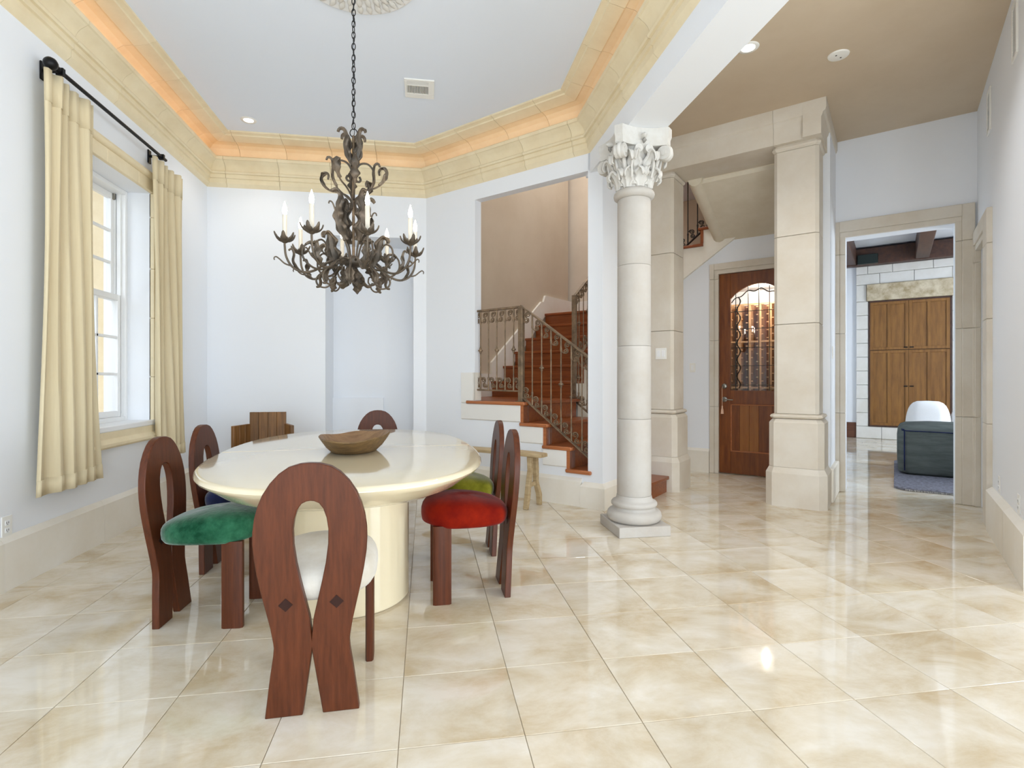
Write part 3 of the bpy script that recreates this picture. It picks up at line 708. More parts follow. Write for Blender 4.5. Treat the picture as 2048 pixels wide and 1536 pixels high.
railing('stair_railing', 'inner iron railing of the lower stair flight, behind the nearer railing', TN(0, 1.10), RZ,
        [(1.22, 1.56, .95, 1.95, 1.0, .39, [1.33, 1.44, 1.55, 1.66, 1.77, 1.88], 0)], [])
railing('stair_railing', 'iron railing climbing the second flight beside the white post of the opening', TN(1.225, 1.19), RZ + PI / 2,
        [(.0, 2.12, 1.34, 1.27, 3.09, 2.31, [.11, .22, .33, .44, .55, .66, .77, .88, .99, 1.1, 1.2], 0)], [(.0, .927, 2.13)])
railing('stair_railing', 'dark iron railing high up above the wine room, right of the left pier', TN(1.3, 2.47), RZ,
        [(0, 3.16, 2.19, 1.5, 4.34, 3.37, [.12, .24, .36, .48, .6, .72, .84, .96, 1.02 + .06, 1.2, 1.32], 1)], [], 'irondark')
# ================================================================== TABLE
tb = thing('dining_table', 'cream lacquered oblong dining table on two drum pedestals', 'table', (-.43, 3.25, 0), .085)
def sup(a, b, n, m=72):
    out = []
    for k in range(m):
        th = 2 * PI * k / m; c, s_ = math.cos(th), math.sin(th)
        out.append((a * math.copysign(abs(c) ** (2 / n), c), b * math.copysign(abs(s_) ** (2 / n), s_)))
    return out
rings = []
for ins, z in ((.24, .618), (.16, .626), (.09, .654), (.03, .698), (.008, .712), (0, .723), (.002, .733), (.009, .7405), (.02, .7435), (.3, .7440)):
    rings.append([(x, y, z) for x, y in sup(.712 - ins, 1.205 - ins, 2.5, 96)])
MB().loft(rings).build('tabletop', 'lacquer', tb, sharp=40)
MB().box(-.692, .692, -.02, -.018, .738, .7443).build('leaf_seam', 'stone', tb, sharp=0)
for y, r in ((-.315, .312), (.34, .305)):
    MB().lathe([(r - .01, .002), (r - .01, .012), (r, .012), (r, .645)], 72, .0, y).build('pedestal', 'lacquer', tb, sharp=40)

# ================================================================== CHAIRS
OUT = [(0, .871), (.03, .869), (.066, .858), (.094, .838), (.122, .806), (.145, .768), (.160, .73), (.170, .69), (.176, .645), (.177, .606), (.174, .556), (.166, .5), (.154, .436),
       (.140, .372), (.127, .31), (.1195, .262), (.118, .245), (.1205, .215), (.130, .152), (.149, 0)]
INN = [(.032, 0), (.0, .225), (0, .278), (.006, .34), (.020, .404), (.034, .468), (.046, .53), (.054, .594), (.055, .645), (.050, .683), (.040, .715), (.027, .734), (.012, .7415), (0, .743)]
def panel_mesh():
    bm = bmesh.new(); th = .032
    def vv(x, z, cache={}):
        return bm.verts.new((x, 0, z))
    mid = {}
    def half(s_):
        vs = []
        for x, z in OUT + INN:
            if x == 0:
                if z not in mid: mid[z] = bm.verts.new((0, 0, z))
                vs.append(mid[z])
            else: vs.append(bm.verts.new((s_ * x, 0, z)))
        return bm.faces.new(vs)
    half(1.035); half(-1.035)
    bmesh.ops.recalc_face_normals(bm, faces=bm.faces)
    ex = bmesh.ops.extrude_face_region(bm, geom=bm.faces[:])
    for g in ex['geom']:
        if isinstance(g, bmesh.types.BMVert): g.co.y -= th
    for q in bm.verts: q.co.y -= .060 * q.co.z / .871 - .004
    bmesh.ops.recalc_face_normals(bm, faces=bm.faces)
    me = bpy.data.meshes.new('loop_back'); bm.to_mesh(me); bm.free(); me.materials.append(M['mahogany'])
    for p in me.polygons: p.use_smooth = True
    me.set_sharp_from_angle(angle=math.radians(28)); return me
def make_chair(label, seatm, loc, rz):
    c = thing('dining_chair', label, 'chair', (*loc, 0), rz, 'loop back chairs around the table')
    o = inst('backrest', panel, c)
    x = o.modifiers.new('bevel', 'BEVEL'); x.width = .0035; x.segments = 2; x.limit_method = 'ANGLE'; x.angle_limit = math.radians(50)
    for s_ in (-1, 1): inst('inlay', inlay, o, (s_ * .082, 0, .392))
    s_me = seat.copy(); s_me.materials[0] = M[seatm]; so_ = inst('seat', s_me, c)
    for s_ in (-1, 1): inst('leg', leg_me, c, (s_ * .167, 0, 0))
    return c
panel = panel_mesh()
inlay = MB().prism([(0, .023), (.023, 0), (0, -.023), (-.023, 0)], -.0565, -.0215, 'y').mesh('inlay', 'inlay', 0)
for q in inlay.vertices: q.co.y -= .069 * q.co.z
rings = []
for f, z in ((.6, .386), (.86, .386), (.94, .39), (.985, .405), (1.0, .43), (.995, .455), (.965, .48), (.91, .5), (.82, .516), (.66, .529), (.45, .537), (.2, .541), (.02, .542)):
    rings.append([(x * f, .202 + y * f, (z if z < .44 else .44 + (z - .44) * (.60 + .32 * min(1., (.222 + y * f) / .27))) + (.018 * max(0., (y * f - .12) / .1) ** 1.5 if z < .4 else 0) + .003 * math.sin(9 * x + 7 * y)) for x, y in sup(.205, .232, 2.7, 56)])
seat = MB().loft(rings).mesh('seat', 'ivory', 60)
leg_me = MB().prism([(-.016, .285 + .012), (-.010, .285), (.010, .285), (.016, .297), (.016, .366), (.010, .378), (-.010, .378), (-.016, .366)], 0, .40).mesh('leg', 'mahogany', 30)
make_chair('loop back chair with an ivory seat, nearest, its back to us', 'ivory', (-.385, 1.937), .035)
make_chair('loop back chair with an emerald green velvet seat', 'green', (-1.207, 2.822), -PI / 2 - .05)
make_chair('loop back chair with a navy seat, by the window curtain', 'navy', (-1.285, 3.525), -PI / 2 - .03)
make_chair('loop back chair with a rust red velvet seat', 'red', (.408, 2.915), PI / 2 + .03)
make_chair('loop back chair with an olive green velvet seat', 'olive', (.42, 3.572), PI / 2 + .02)
make_chair('loop back chair at the far end of the table, only its top showing', 'ivory', (-.43, 4.85), PI)

# ---- wooden bowl
bo = thing('wooden_bowl', 'old carved oval wooden bowl lying on the cream table', 'bowl', (-.405, 3.11, .744), .06)
def bowl_ring(ax, ay, z, wv=0., tl=0.):
    out = []
    for k in range(48):
        a = 2 * PI * k / 48; w_ = 1 + wv * (.05 * math.sin(3 * a + .6) + .035 * math.sin(5 * a))
        out.append((ax * w_ * math.cos(a), ay * w_ * math.sin(a), z + tl * (.007 * math.cos(a) + .006 * math.sin(2 * a + 1) + .004 * math.sin(5 * a))))
    return out
outer = [bowl_ring(.10, .14, 0), bowl_ring(.125, .17, .004, .4), bowl_ring(.155, .215, .03, .7, .3), bowl_ring(.178, .255, .06, 1, .7), bowl_ring(.193, .282, .083, 1, 1), bowl_ring(.188, .277, .089, 1, 1)]
bx = MB(); bx.loft(outer, cap=False); n_ = 48; bx.f.append(tuple(range(n_))[::-1]); bx.build('shell', 'bowl', bo, sharp=60)
inn = [bowl_ring(.188, .277, .089, 1, 1), bowl_ring(.175, .262, .078, 1, 1), bowl_ring(.155, .23, .05, 1, .6), bowl_ring(.125, .18, .026, .6, .2), bowl_ring(.06, .09, .017)]
bx = MB(); bx.loft(inn, cap=False); bx.f.append(tuple(range(4 * n_, 5 * n_))); bx.build('hollow', 'bowlin', bo, sharp=60)

# ---- plank armchair in the corner
ac = thing('plank_armchair', 'low walnut plank armchair with stepped back in the far left corner', 'chair', (-1.508, 5.45, 0))
def plank(x0, y0, x1, y1, z0, z1, th, k, nm='plank'):
    a = Vector((x0, y0)); b_ = Vector((x1, y1)); d_ = (b_ - a) / k; n_ = Vector((d_.y, -d_.x)).normalized() * th / 2
    for i in range(k):
        p, q = a + d_ * i + d_.normalized() * .0006, a + d_ * (i + 1) - d_.normalized() * .0006
        MB().prism([(p - n_)[:], (q - n_)[:], (q + n_)[:], (p + n_)[:]], z0, z1).build(nm, 'teak', ac, bevel=.004)
plank(-.165, 0, .165, 0, .30, .833, .032, 4, 'back_plank')
plank(-.168, -.016, -.235, -.262, .30, .722, .03, 3, 'arm_plank')
plank(.168, -.016, .285, -.262, .30, .722, .03, 3, 'arm_plank')
MB().prism([(-.16, -.02), (.16, -.02), (.27, -.27), (-.225, -.27)], .36, .40).build('seat', 'teak', ac, bevel=.005)
for x, y in ((-.13, -.0), (.13, -.0), (-.2, -.24), (.24, -.24)): MB().cbox(x - .025, x + .025, y - .025, y + .025, 0, .37, .004).build('leg', 'teak', ac)
MB().cbox(-.262, -.215, -.285, -.24, .40, .475, .004).build('arm_block', 'teak', ac)

# ---- narrow bench by the stair wall
be = thing('wooden_bench', 'narrow weathered wooden bench along the stair wall', 'bench', TN(1.0, -.28), RZ)
b = MB(); rr = []
for k in range(13):
    x = -.72 + 1.46 * k / 12; wv = .006 * math.sin(3 * x) ; hw = .072 + .006 * math.sin(5 * x) - (.012 if k in (0, 12) else 0)
    rr.append([(x, -hw, .452 + wv), (x, -hw, .478 + wv), (x, -hw + .012, .488 + wv), (x, hw - .012, .488 + wv), (x, hw, .478 + wv), (x, hw, .452 + wv)])
b.loft(rr).build('seat', 'driftwood', be, bevel=.006)
for x in (-.5, .615):
    for s_, yb in ((-1, -.108), (1, .112)):
        pts = [(x + .01 * s_, s_ * .03, .455), (x + .004, s_ * .045 + .004, .34), (x - .004, s_ * .06, .22), (x + .006, yb * .86, .1), (x, yb, .0)]
        rg = []
        for i, p in enumerate(pts):
            hw = .022 + .002 * math.sin(3 * i); rg.append([(p[0] - hw, p[1] - hw * .9, p[2]), (p[0] + hw, p[1] - hw * .9, p[2]), (p[0] + hw, p[1] + hw * .9, p[2]), (p[0] - hw, p[1] + hw * .9, p[2])])
        MB().loft(rg).build('leg', 'driftwood', be, bevel=.005)
    MB().loft([[(x - .01, y, z - .018), (x + .01, y, z - .018), (x + .01, y, z + .018), (x - .01, y, z + .018)] for y, z in ((-.062, .2), (.066, .215))]).build('stretcher', 'driftwood', be, bevel=.003)

# ---- curtains and rod
def curtain(name, label, y0t, y1t, y0b, y1b, zt, zb, folds, seed, flare):
    rnd = random.Random(seed); c = thing(name, label, 'curtain', (XW + .09, (y0t + y1t) / 2, zb)); rows = []
    m = folds * 14; nz = 26; ph = [rnd.uniform(-.5, .5) for _ in range(folds + 1)]
    for j in range(nz + 1):
        v = j / nz; z = zt + (zb - zt) * v; row = []
        ya, yb_ = y0t + (y0b - y0t) * v ** 1.3, y1t + (y1b - y1t) * v ** 1.3
        for i in range(m + 1):
            u = i / m; f = u * folds; amp = (.024 + .012 * v) * (.75 + .5 * ph[int(min(f, folds - 1e-6))])
            # pleats: pinched at the heading, broad rolls below
            s_ = math.tanh(2.4 * math.sin(2 * PI * f + .5 * math.sin(2 * PI * f))); x = amp * (s_ + .12 * math.sin(4 * PI * f + 1.2)) + flare * v * u * .0
            y = ya + (yb_ - ya) * u + .012 * math.sin(2 * PI * f * .5 + 3 * v + seed) * v
            row.append((x + .012 * math.sin(1.7 * f + 4 * v), y - (y0t + y1t) / 2, z - zb + (.006 * math.sin(2 * PI * f) if j == nz else 0)))
        rows.append(row)
    MB().grid(rows).build('panel', 'linen', c, sharp=70, solid=.004)
    hd = [r[:] for r in rows[:3]]
    hd = [[(p[0] * 1.05 + .004, p[1], p[2]) for p in r] for r in rows[:3]]
    MB().grid(hd).build('heading', 'linen', c, sharp=70, solid=.004)
    hm_ = [[(p[0] * 1.03 + .003, p[1], p[2]) for p in r] for r in rows[-2:]]
    MB().grid(hm_).build('hem', 'linen', c, sharp=70, solid=.004)
    return c
curtain('curtain', 'cream linen curtain left of the window, nearer to us', 3.46, 3.90, 3.42, 4.02, 2.955, .475, 5, 1, 0)
curtain('curtain', 'cream linen curtain right of the window, by the room corner', 4.69, 5.20, 4.78, 5.30, 2.955, .48, 5, 5, 0)
rd = thing('curtain_rod', 'black iron curtain rod with a ball finial over the window', 'curtain rod', (XW + .1, 4.36, 3.0))
MB().tube([(0, -.82, 0), (0, .54, 0)], .0125, 14).build('pole', 'black', rd)
for s_, y in ((-1, -.82),):
    MB(Matrix.Translation((0, y, 0)) @ Matrix.Rotation(-s_ * PI / 2, 4, 'X')).lathe([(.013, -.03), (.018, -.028), (.018, -.01), (.012, -.004), (.02, .004), (.032, .016), (.037, .035), (.032, .054), (.018, .068), (.004, .072)], 20).build('finial', 'black', rd, sharp=50)
for y in (-.77, .47):
    b = MB().tube([(-.098, y, 0), (-.02, y, 0)], .011, 10).cbox(-.1, -.088, y - .022, y + .022, -.06, .05, .003)
    b.tube([(0, y + .002 * math.cos(a), 0) for a in (0, 3)], .02, 12).box(-.02, .02, y - .012, y + .012, -.024, .02); b.build('bracket', 'black', rd)
# ================================================================== CHANDELIER
ZC = 1.695
TZ = Matrix.Translation((0, 0, -ZC))
ch = thing('chandelier', 'wrought iron leaf chandelier with eight lit candle lights hanging from a chain', 'chandelier', (-.435, 3.343, ZC))
def sol(o, th=.003):
    x = o.modifiers.new('solid', 'SOLIDIFY'); x.thickness = th; x.offset = 0; return o
def smooth(pts, k=5):
    P = [Vector(p) for p in pts]; out = []
    for i in range(len(P) - 1):
        p0, p1, p2, p3 = P[max(i - 1, 0)], P[i], P[i + 1], P[min(i + 2, len(P) - 1)]
        for j in range(k):
            f = j / k; out.append(.5 * ((2 * p1) + (p2 - p0) * f + (2 * p0 - 5 * p1 + 4 * p2 - p3) * f * f + (3 * p1 - p0 - 3 * p2 + p3) * f ** 3))
    return out + [P[-1]]
def rz2(pts, y=0.): return [(r, y, z) for r, z in pts]
def taper(n, a, b): return [a + (b - a) * i / (n - 1) for i in range(n)]
def tubem(pts, r0, r1, name, m='leafiron'):
    s_ = smooth(rz2(pts)); return MB(TZ).tube(s_, taper(len(s_), r0, r1), 7).mesh(name, m, 60)
arm_me = tubem([(.03, 1.855), (.09, 1.868), (.16, 1.84), (.22, 1.793), (.285, 1.775), (.345, 1.80), (.378, 1.855), (.386, 1.915), (.386, 1.94)], .008, .006, 'arm')
scroll_me = tubem([(.11, 1.85), (.17, 1.80), (.24, 1.80), (.295, 1.85), (.295, 1.91), (.255, 1.94), (.215, 1.92), (.212, 1.885), (.235, 1.868), (.25, 1.885)], .007, .004, 'arm_scroll')
drop_me = tubem([(.12, 1.85), (.175, 1.80), (.215, 1.755), (.205, 1.715), (.165, 1.703), (.135, 1.722), (.14, 1.75), (.16, 1.752)], .007, .004, 'drop_scroll')
tendril_me = tubem([(.35, 1.805), (.385, 1.815), (.415, 1.84), (.432, 1.85), (.442, 1.842), (.44, 1.83)], .005, .003, 'tendril')
pl = [(.15, 1.815), (.175, 1.86), (.195, 1.91), (.205, 1.955), (.222, 1.978), (.24, 1.97), (.243, 1.95)]
upleaf_me = MB(TZ).grid(leaf(rz2(pl), .052, 3, .35, .55, 30, 9, .13)).mesh('leaf', 'leafiron', 60)
pl = [(.30, 1.772), (.33, 1.80), (.345, 1.835), (.34, 1.875), (.35, 1.9), (.362, 1.89)]
armleaf_me = MB(TZ).grid(leaf(rz2(pl), .028, 3, .3, .55, 24, 5, .1)).mesh('leaf', 'leafiron', 60)
pl = [(.285, 1.93), (.255, 1.95), (.22, 1.935), (.205, 1.905), (.21, 1.87), (.235, 1.85)]
curlleaf_me = MB(TZ).grid(leaf(rz2(pl), .032, 3, .3, .55, 24, 5, .1)).mesh('leaf', 'leafiron', 60)
pl = [(.17, 1.79), (.19, 1.76), (.185, 1.73), (.195, 1.705), (.215, 1.70)]
dropleaf_me = MB(TZ).grid(leaf(rz2(pl), .032, 3, .3, .4, 14, 5, .1)).mesh('leaf', 'leafiron', 60)
CR = .386
cup = MB(TZ).lathe([(.006, 1.932), (.016, 1.938), (.024, 1.947), (.02, 1.952), (.004, 1.95)], 14, CR, 0)
for k in range(6):
    a = k * PI / 3 + .3; R_ = Matrix.Translation((CR, 0, 0)) @ Matrix.Rotation(a, 4, 'Z')
    rows = leaf([(.006, 0, 1.938), (.028, 0, 1.944), (.046, 0, 1.956), (.058, 0, 1.974), (.062, 0, 1.99)], .02, 2, .25, .3, 8, 5, .06)
    cup.grid([[R_ @ Vector(p) for p in r] for r in rows])
cup_me = cup.mesh('drip_cup', 'leafiron', 60)
candle_me = MB(TZ).lathe([(.0125, 1.945), (.0125, 2.092), (.010, 2.096)], 14, CR, 0).mesh('candle', 'candle', 40)
bulb_me = MB(TZ).lathe([(.006, 2.094), (.0115, 2.105), (.0135, 2.12), (.0105, 2.14), (.005, 2.158), (.0012, 2.172)], 12, CR, 0).mesh('bulb', 'bulb', 60)
for k in range(8):
    an = math.radians(-99.2 - 17.5 + 45 * k)
    ar = inst('arm', arm_me, ch, rot=(0, 0, an))
    inst('arm_scroll', scroll_me, ar, rot=(0, 0, .16 if k % 2 else -.16)); inst('drop_scroll', drop_me, ar, rot=(0, 0, -.3)); inst('tendril', tendril_me, ar)
    sol(inst('leaf', upleaf_me if k % 2 == 0 else curlleaf_me, ar, rot=(0, 0, -.1 if k % 2 == 0 else .16))); sol(inst('leaf', armleaf_me, ar)); sol(inst('leaf', dropleaf_me, ar, rot=(0, 0, -.3)))
    sol(inst('drip_cup', cup_me, ar), .002)
    inst('candle', candle_me, ar); inst('bulb', bulb_me, ar)
    d_ = bpy.data.lights.new('candle_light', 'POINT'); d_.energy = .6; d_.color = (1, .88, .74); d_.shadow_soft_size = .016
    o = bpy.data.objects.new('candle_light', d_); COL.objects.link(o); o.location = (-.435 + CR * math.cos(an), 3.343 + CR * math.sin(an), 2.19)
MB(TZ).lathe([(.004, 1.79), (.02, 1.80), (.028, 1.815), (.02, 1.83), (.05, 1.838), (.062, 1.852), (.06, 1.872), (.03, 1.885), (.012, 1.9)], 20).build('hub', 'leafiron', ch, sharp=50)
MB(TZ).tube([(0, 0, 1.89), (0, 0, 2.63)], .0085, 10).build('rod', 'iron', ch)
MB(TZ).tube([(.022 * math.cos(a) * math.cos(-.16), .022 * math.cos(a) * math.sin(-.16), 2.648 + .024 * math.sin(a)) for a in [k * PI / 9 for k in range(18)]], .003, 6, True).build('hanging_ring', 'chain', ch)
for z in (2.235, 2.43): MB(TZ).lathe([(.009, z - .015), (.014, z - .008), (.014, z + .008), (.009, z + .015)], 12).build('rod_collar', 'iron', ch, sharp=50)
a_me = tubem([(.042, 2.205), (.05, 2.187), (.036, 2.172), (.018, 2.185), (.014, 2.22), (.035, 2.262), (.09, 2.29), (.15, 2.305), (.195, 2.335), (.213, 2.378), (.198, 2.41), (.17, 2.408), (.165, 2.385)], .007, .004, 'mid_scroll')
pl = [(.17, 2.312), (.205, 2.345), (.222, 2.385), (.205, 2.42), (.175, 2.42), (.16, 2.40), (.165, 2.375)]
al_me = MB(TZ).grid(leaf(rz2(pl), .03, 3, .3, .55, 26, 5, .1)).mesh('leaf', 'leafiron', 60)
b_me = tubem([(.034, 2.385), (.042, 2.366), (.028, 2.353), (.012, 2.37), (.012, 2.42), (.04, 2.462), (.085, 2.468), (.118, 2.43), (.122, 2.37), (.1, 2.31), (.06, 2.27), (.018, 2.235)], .007, .005, 'upper_scroll')
pl = [(.10, 2.31), (.124, 2.36), (.122, 2.42), (.128, 2.465), (.145, 2.475), (.152, 2.46)]
bl_me = MB(TZ).grid(leaf(rz2(pl), .032, 3, .3, .55, 28, 5, .1)).mesh('leaf', 'leafiron', 60)
c_me = tubem([(.03, 1.88), (.045, 1.95), (.075, 2.02), (.108, 2.09), (.122, 2.15), (.14, 2.19), (.158, 2.195), (.163, 2.18)], .006, .004, 'leaf_stem')
pl = [(.06, 1.98), (.10, 2.06), (.118, 2.13), (.105, 2.2), (.098, 2.245), (.12, 2.265), (.142, 2.25)]
cl_me = MB(TZ).grid(leaf(rz2(pl), .058, 4, .3, .5, 36, 9, .14)).mesh('leaf', 'leafiron', 60)
pl = [(.014, 2.445), (.042, 2.50), (.058, 2.56), (.052, 2.61), (.062, 2.645), (.082, 2.645), (.088, 2.628)]
dl_me = MB(TZ).grid(leaf(rz2(pl), .04, 3, .35, .5, 30, 9, .13)).mesh('crown_leaf', 'leafiron', 60)
for k in range(4):
    q = k * PI / 2 - .55
    o = inst('mid_scroll', a_me, ch, rot=(0, 0, q + .2)); sol(inst('leaf', al_me, o))
    o = inst('upper_scroll', b_me, ch, rot=(0, 0, q + .75)); sol(inst('leaf', bl_me, o))
    o = inst('leaf_stem', c_me, ch, rot=(0, 0, math.radians(-99.2 + 48 + 90 * k))); sol(inst('leaf', cl_me, o, rot=(0, 0, .0)))
    sol(inst('crown_leaf', dl_me, ch, rot=(0, 0, math.radians(-99.2 + 62 + 90 * k + (-25 if k == 3 else 0)))))
pl = [(.02, 1.80), (.045, 1.77), (.055, 1.735), (.08, 1.71), (.105, 1.712)]
el_me = MB(TZ).grid(leaf(rz2(pl), .045, 3, .3, .5, 24, 7, .12)).mesh('bottom_leaf', 'leafiron', 60)
for k in range(5): sol(inst('bottom_leaf', el_me, ch, rot=(0, 0, k * 2 * PI / 5)))
lk = MB()
pts = []
for k in range(16):
    a = 2 * PI * k / 16; pts.append((.0105 * math.cos(a), 0, .0215 * math.sin(a)))
link_me = MB().tube(pts, .0028, 6, True).mesh('chain_link', 'chain', 60)
z = 2.69; k = 0
while z < 3.60:
    inst('chain_link', link_me, ch, (0, 0, z - ZC), (0, .06 * math.sin(k * 2.3), -.16 + (PI / 2 if k % 2 else 0) + .25 * math.sin(k))); z += .0345; k += 1
cord = [(.006 * math.sin(j * .9), .006 * math.cos(j * .9), 2.63 + (3.6 - 2.63) * j / 60) for j in range(61)]
MB(TZ).tube(cord, .0022, 6).build('cord', 'chain', ch)
MB(TZ).lathe([(.0, 3.59), (.03, 3.595), (.055, 3.615), (.062, 3.63), (.05, 3.632)], 24).build('canopy', 'chain', ch, sharp=50)
# ---- ceiling medallion with leafy relief
md = thing('ceiling_medallion', 'round white plaster medallion with leafy relief on the dining ceiling', 'medallion', (-.435, 3.343, 3.655))
MB().lathe([(.0, -.016), (.36, -.016), (.385, -.02), (.402, -.012), (.408, 0)][::-1], 64).build('disc', 'white', md, sharp=40)
lf = MB().grid(leaf([(.0, 0, 0), (.03, 0, -.012), (.065, 0, -.014), (.085, 0, -.004)], .02, 2, .2, .3, 8, 5, .1)).mesh('relief_leaf', 'capital', 60)
for ring, (r, n_) in enumerate(((.30, 36), (.235, 30), (.17, 22), (.105, 14))):
    for k in range(n_):
        a = 2 * PI * (k + .5 * (ring % 2)) / n_
        o = inst('relief_leaf', lf, md, (r * math.cos(a), r * math.sin(a), -.014), (0, 0, a)); sol(o, .01)
# ---- ceiling vent
ve = thing('ceiling_vent', 'white air vent with dark slots in the dining ceiling', 'vent', (-.055, 4.64, 3.655))
bx = MB()
for q in ((-.125, .125, -.145, -.118), (-.125, .125, .075, .145), (-.125, -.105, -.118, .075), (.075, .125, -.118, .075), (-.105, .075, -.062, -.05)): bx.box(q[0], q[1], q[2], q[3], -.012, 0)
bx.build('frame', 'plastic', ve, bevel=.002)
MB().box(-.105, .075, -.118, .075, -.003, -.001).build('backing', 'slot', ve, sharp=0)
for k in range(14):
    x = -.102 + .174 * k / 13; MB().prism([(x, -.011), (x + .003, -.011), (x + .009, -.004), (x + .006, -.004)], -.05, .075, 'y').build('slat', 'plastic', ve, sharp=0)
for k in range(5):
    y = -.115 + .011 * k; MB().box(-.105, .075, y, y + .004, -.011, -.004).build('slat', 'plastic', ve, sharp=0)
# ---- recessed lights, cover plate
def downlight(label, x, y, z, r, en):
    t = thing('recessed_light', label, 'ceiling light', (x, y, z))
    MB().lathe([(r, -.001), (r + .004, -.006), (r + .026, -.005), (r + .03, 0)], 32).build('trim_ring', 'plastic', t, sharp=50)
    MB().lathe([(0, -.0035), (r * .6, -.004), (r + .002, -.002)][::-1], 32).build('lens', 'lamp', t, sharp=50)
    d = bpy.data.lights.new('spot_lamp', 'SPOT'); d.energy = en; d.color = (1, .94, .84); d.spot_size = math.radians(115); d.spot_blend = .8; d.shadow_soft_size = .05
    o = bpy.data.objects.new('spot_lamp', d); COL.objects.link(o); o.location = (x, y, z - .03)
downlight('lit recessed light in the dining ceiling near the left back corner', -1.693, 5.473, 3.655, .042, 14)
for _x, _y, _e in ((2.05, 2.05, 8), (2.75, 2.3, 16), (2.8, 3.3, 40)):  # added bare spots without fittings, to brighten the hall
    d = bpy.data.lights.new('hall_fill', 'SPOT'); d.energy = _e; d.color = (.95, .97, 1); d.spot_size = math.radians(130); d.spot_blend = .9; d.shadow_soft_size = .06
    o = bpy.data.objects.new('hall_fill', d); COL.objects.link(o); o.location = (_x, _y, 3.55)
downlight('lit recessed light in the tan hall ceiling beside the white beam', 2.335, 3.57, 3.585, .045, 22)
t = thing('ceiling_cover_plate', 'round white cover plate on the tan hall ceiling', 'cover plate', (3.058, 3.545, 3.585))
MB().lathe([(0, -.012), (.06, -.012), (.068, -.009), (.073, 0)][::-1], 32).build('plate', 'plastic', t, sharp=40)
for x in (-.026, .026): MB().lathe([(0, -.014), (.006, -.0135), (.007, -.011)][::-1], 10, x, x * .3).build('screw_hole', 'slot', t)
# cove lights hidden behind the lip of the lower cornice
COVE = (1., .38, .08)
area('cove_lamp', (XW + .075, 3.4, 3.467), (XW + .02, 3.4, 3.7), 5., .03, 1.2, COVE).rotation_euler = (PI, math.radians(0), PI / 2)
area('cove_lamp', (-1.13, YB - .075, 3.467), (0, 0, 0), 2.1, .03, .28, COVE).rotation_euler = (PI, 0, 0)
area('cove_lamp', (.003 + .724 - .053, YB - .724 - .053, 3.467), (0, 0, 0), 1.95, .03, .26, COVE).rotation_euler = (PI, 0, -PI / 4)
area('cove_lamp', (1.45 - .075, 2.7, 3.467), (0, 0, 0), 3.6, .03, .45, COVE).rotation_euler = (PI, 0, PI / 2)

# ---- switches and sockets
def plate(name, label, cat, loc, rz, wd, kind):
    """facing local -y"""
    t = thing(name, label, cat, loc, rz)
    MB().cbox(-wd / 2, wd / 2, -.006, 0, -.058, .058, .002).build('cover_plate', 'plastic', t)
    if kind == 'switch':
        n = 2 if wd > .09 else 1
        for k in range(n):
            x = (k - (n - 1) / 2) * .046; MB().cbox(x - .016, x + .016, -.009, -.005, -.033, .033, .001).build('rocker', 'white', t)
    else:
        for z in (-.02, .02):
            MB().cbox(-.016, .016, -.008, -.005, z - .014, z + .014, .003).build('socket', 'white', t)
            MB().box(-.008, -.005, -.0086, -.0078, z - .005, z + .006).box(.005, .008, -.0086, -.0078, z - .005, z + .006).box(-.002, .002, -.0086, -.0078, z - .011, z - .007).build('slots', 'slot', t, sharp=0)
plate('light_switch', 'white double rocker switch on the pier behind the column', 'light switch', TN(2.29, 1.113, 1.415), RZ, .116, 'switch')
plate('light_switch', 'white single switch on the wall left of the wine room door', 'light switch', TN(2.195, 2.48, 1.295), RZ, .072, 'switch')
plate('light_switch', 'white single switch on the narrow wall right of the square pier', 'light switch', TN(3.765, 1.75, 1.41), RZ + PI / 2, .072, 'switch')
plate('wall_outlet', 'white wall outlet low on the left wall at the photo edge', 'outlet', (XW, 3.316, .343), PI / 2, .074, 'socket')
plate('wall_outlet', 'white outlet plate low on the right wall, nearer to us', 'outlet', TN(4.866, .10, .40), RZ - PI / 2, .074, 'socket')
plate('wall_outlet', 'white outlet plate low on the right wall, nearer the doorway', 'outlet', TN(4.866, .84, .40), RZ - PI / 2, .074, 'socket')
def grille(label, n, z0, z1):
    t = thing('wall_grille', label, 'vent', TN(4.866, n, z0), RZ - PI / 2); h = z1 - z0
    bx = MB(); w_ = .16
    for q in ((-w_ / 2, w_ / 2, 0, .02), (-w_ / 2, w_ / 2, h - .02, h), (-w_ / 2, -w_ / 2 + .018, .02, h - .02), (w_ / 2 - .018, w_ / 2, .02, h - .02)): bx.box(q[0], q[1], -.012, 0, q[2], q[3])
    bx.build('frame', 'plastic', t, bevel=.002)
    k = 0; z = .025
    while z < h - .03:
        MB().prism([(-.010, z), (-.008, z), (-.001, z + .010), (-.003, z + .010)], -w_ / 2 + .018, w_ / 2 - .018, 'x').build('slat', 'plastic', t, sharp=0); z += .016
grille('white vent grille high on the right wall near the corner', 1.33, 3.09, 3.43)
grille('white vent grille high on the right wall at the photo edge', .21, 3.13, 3.485)

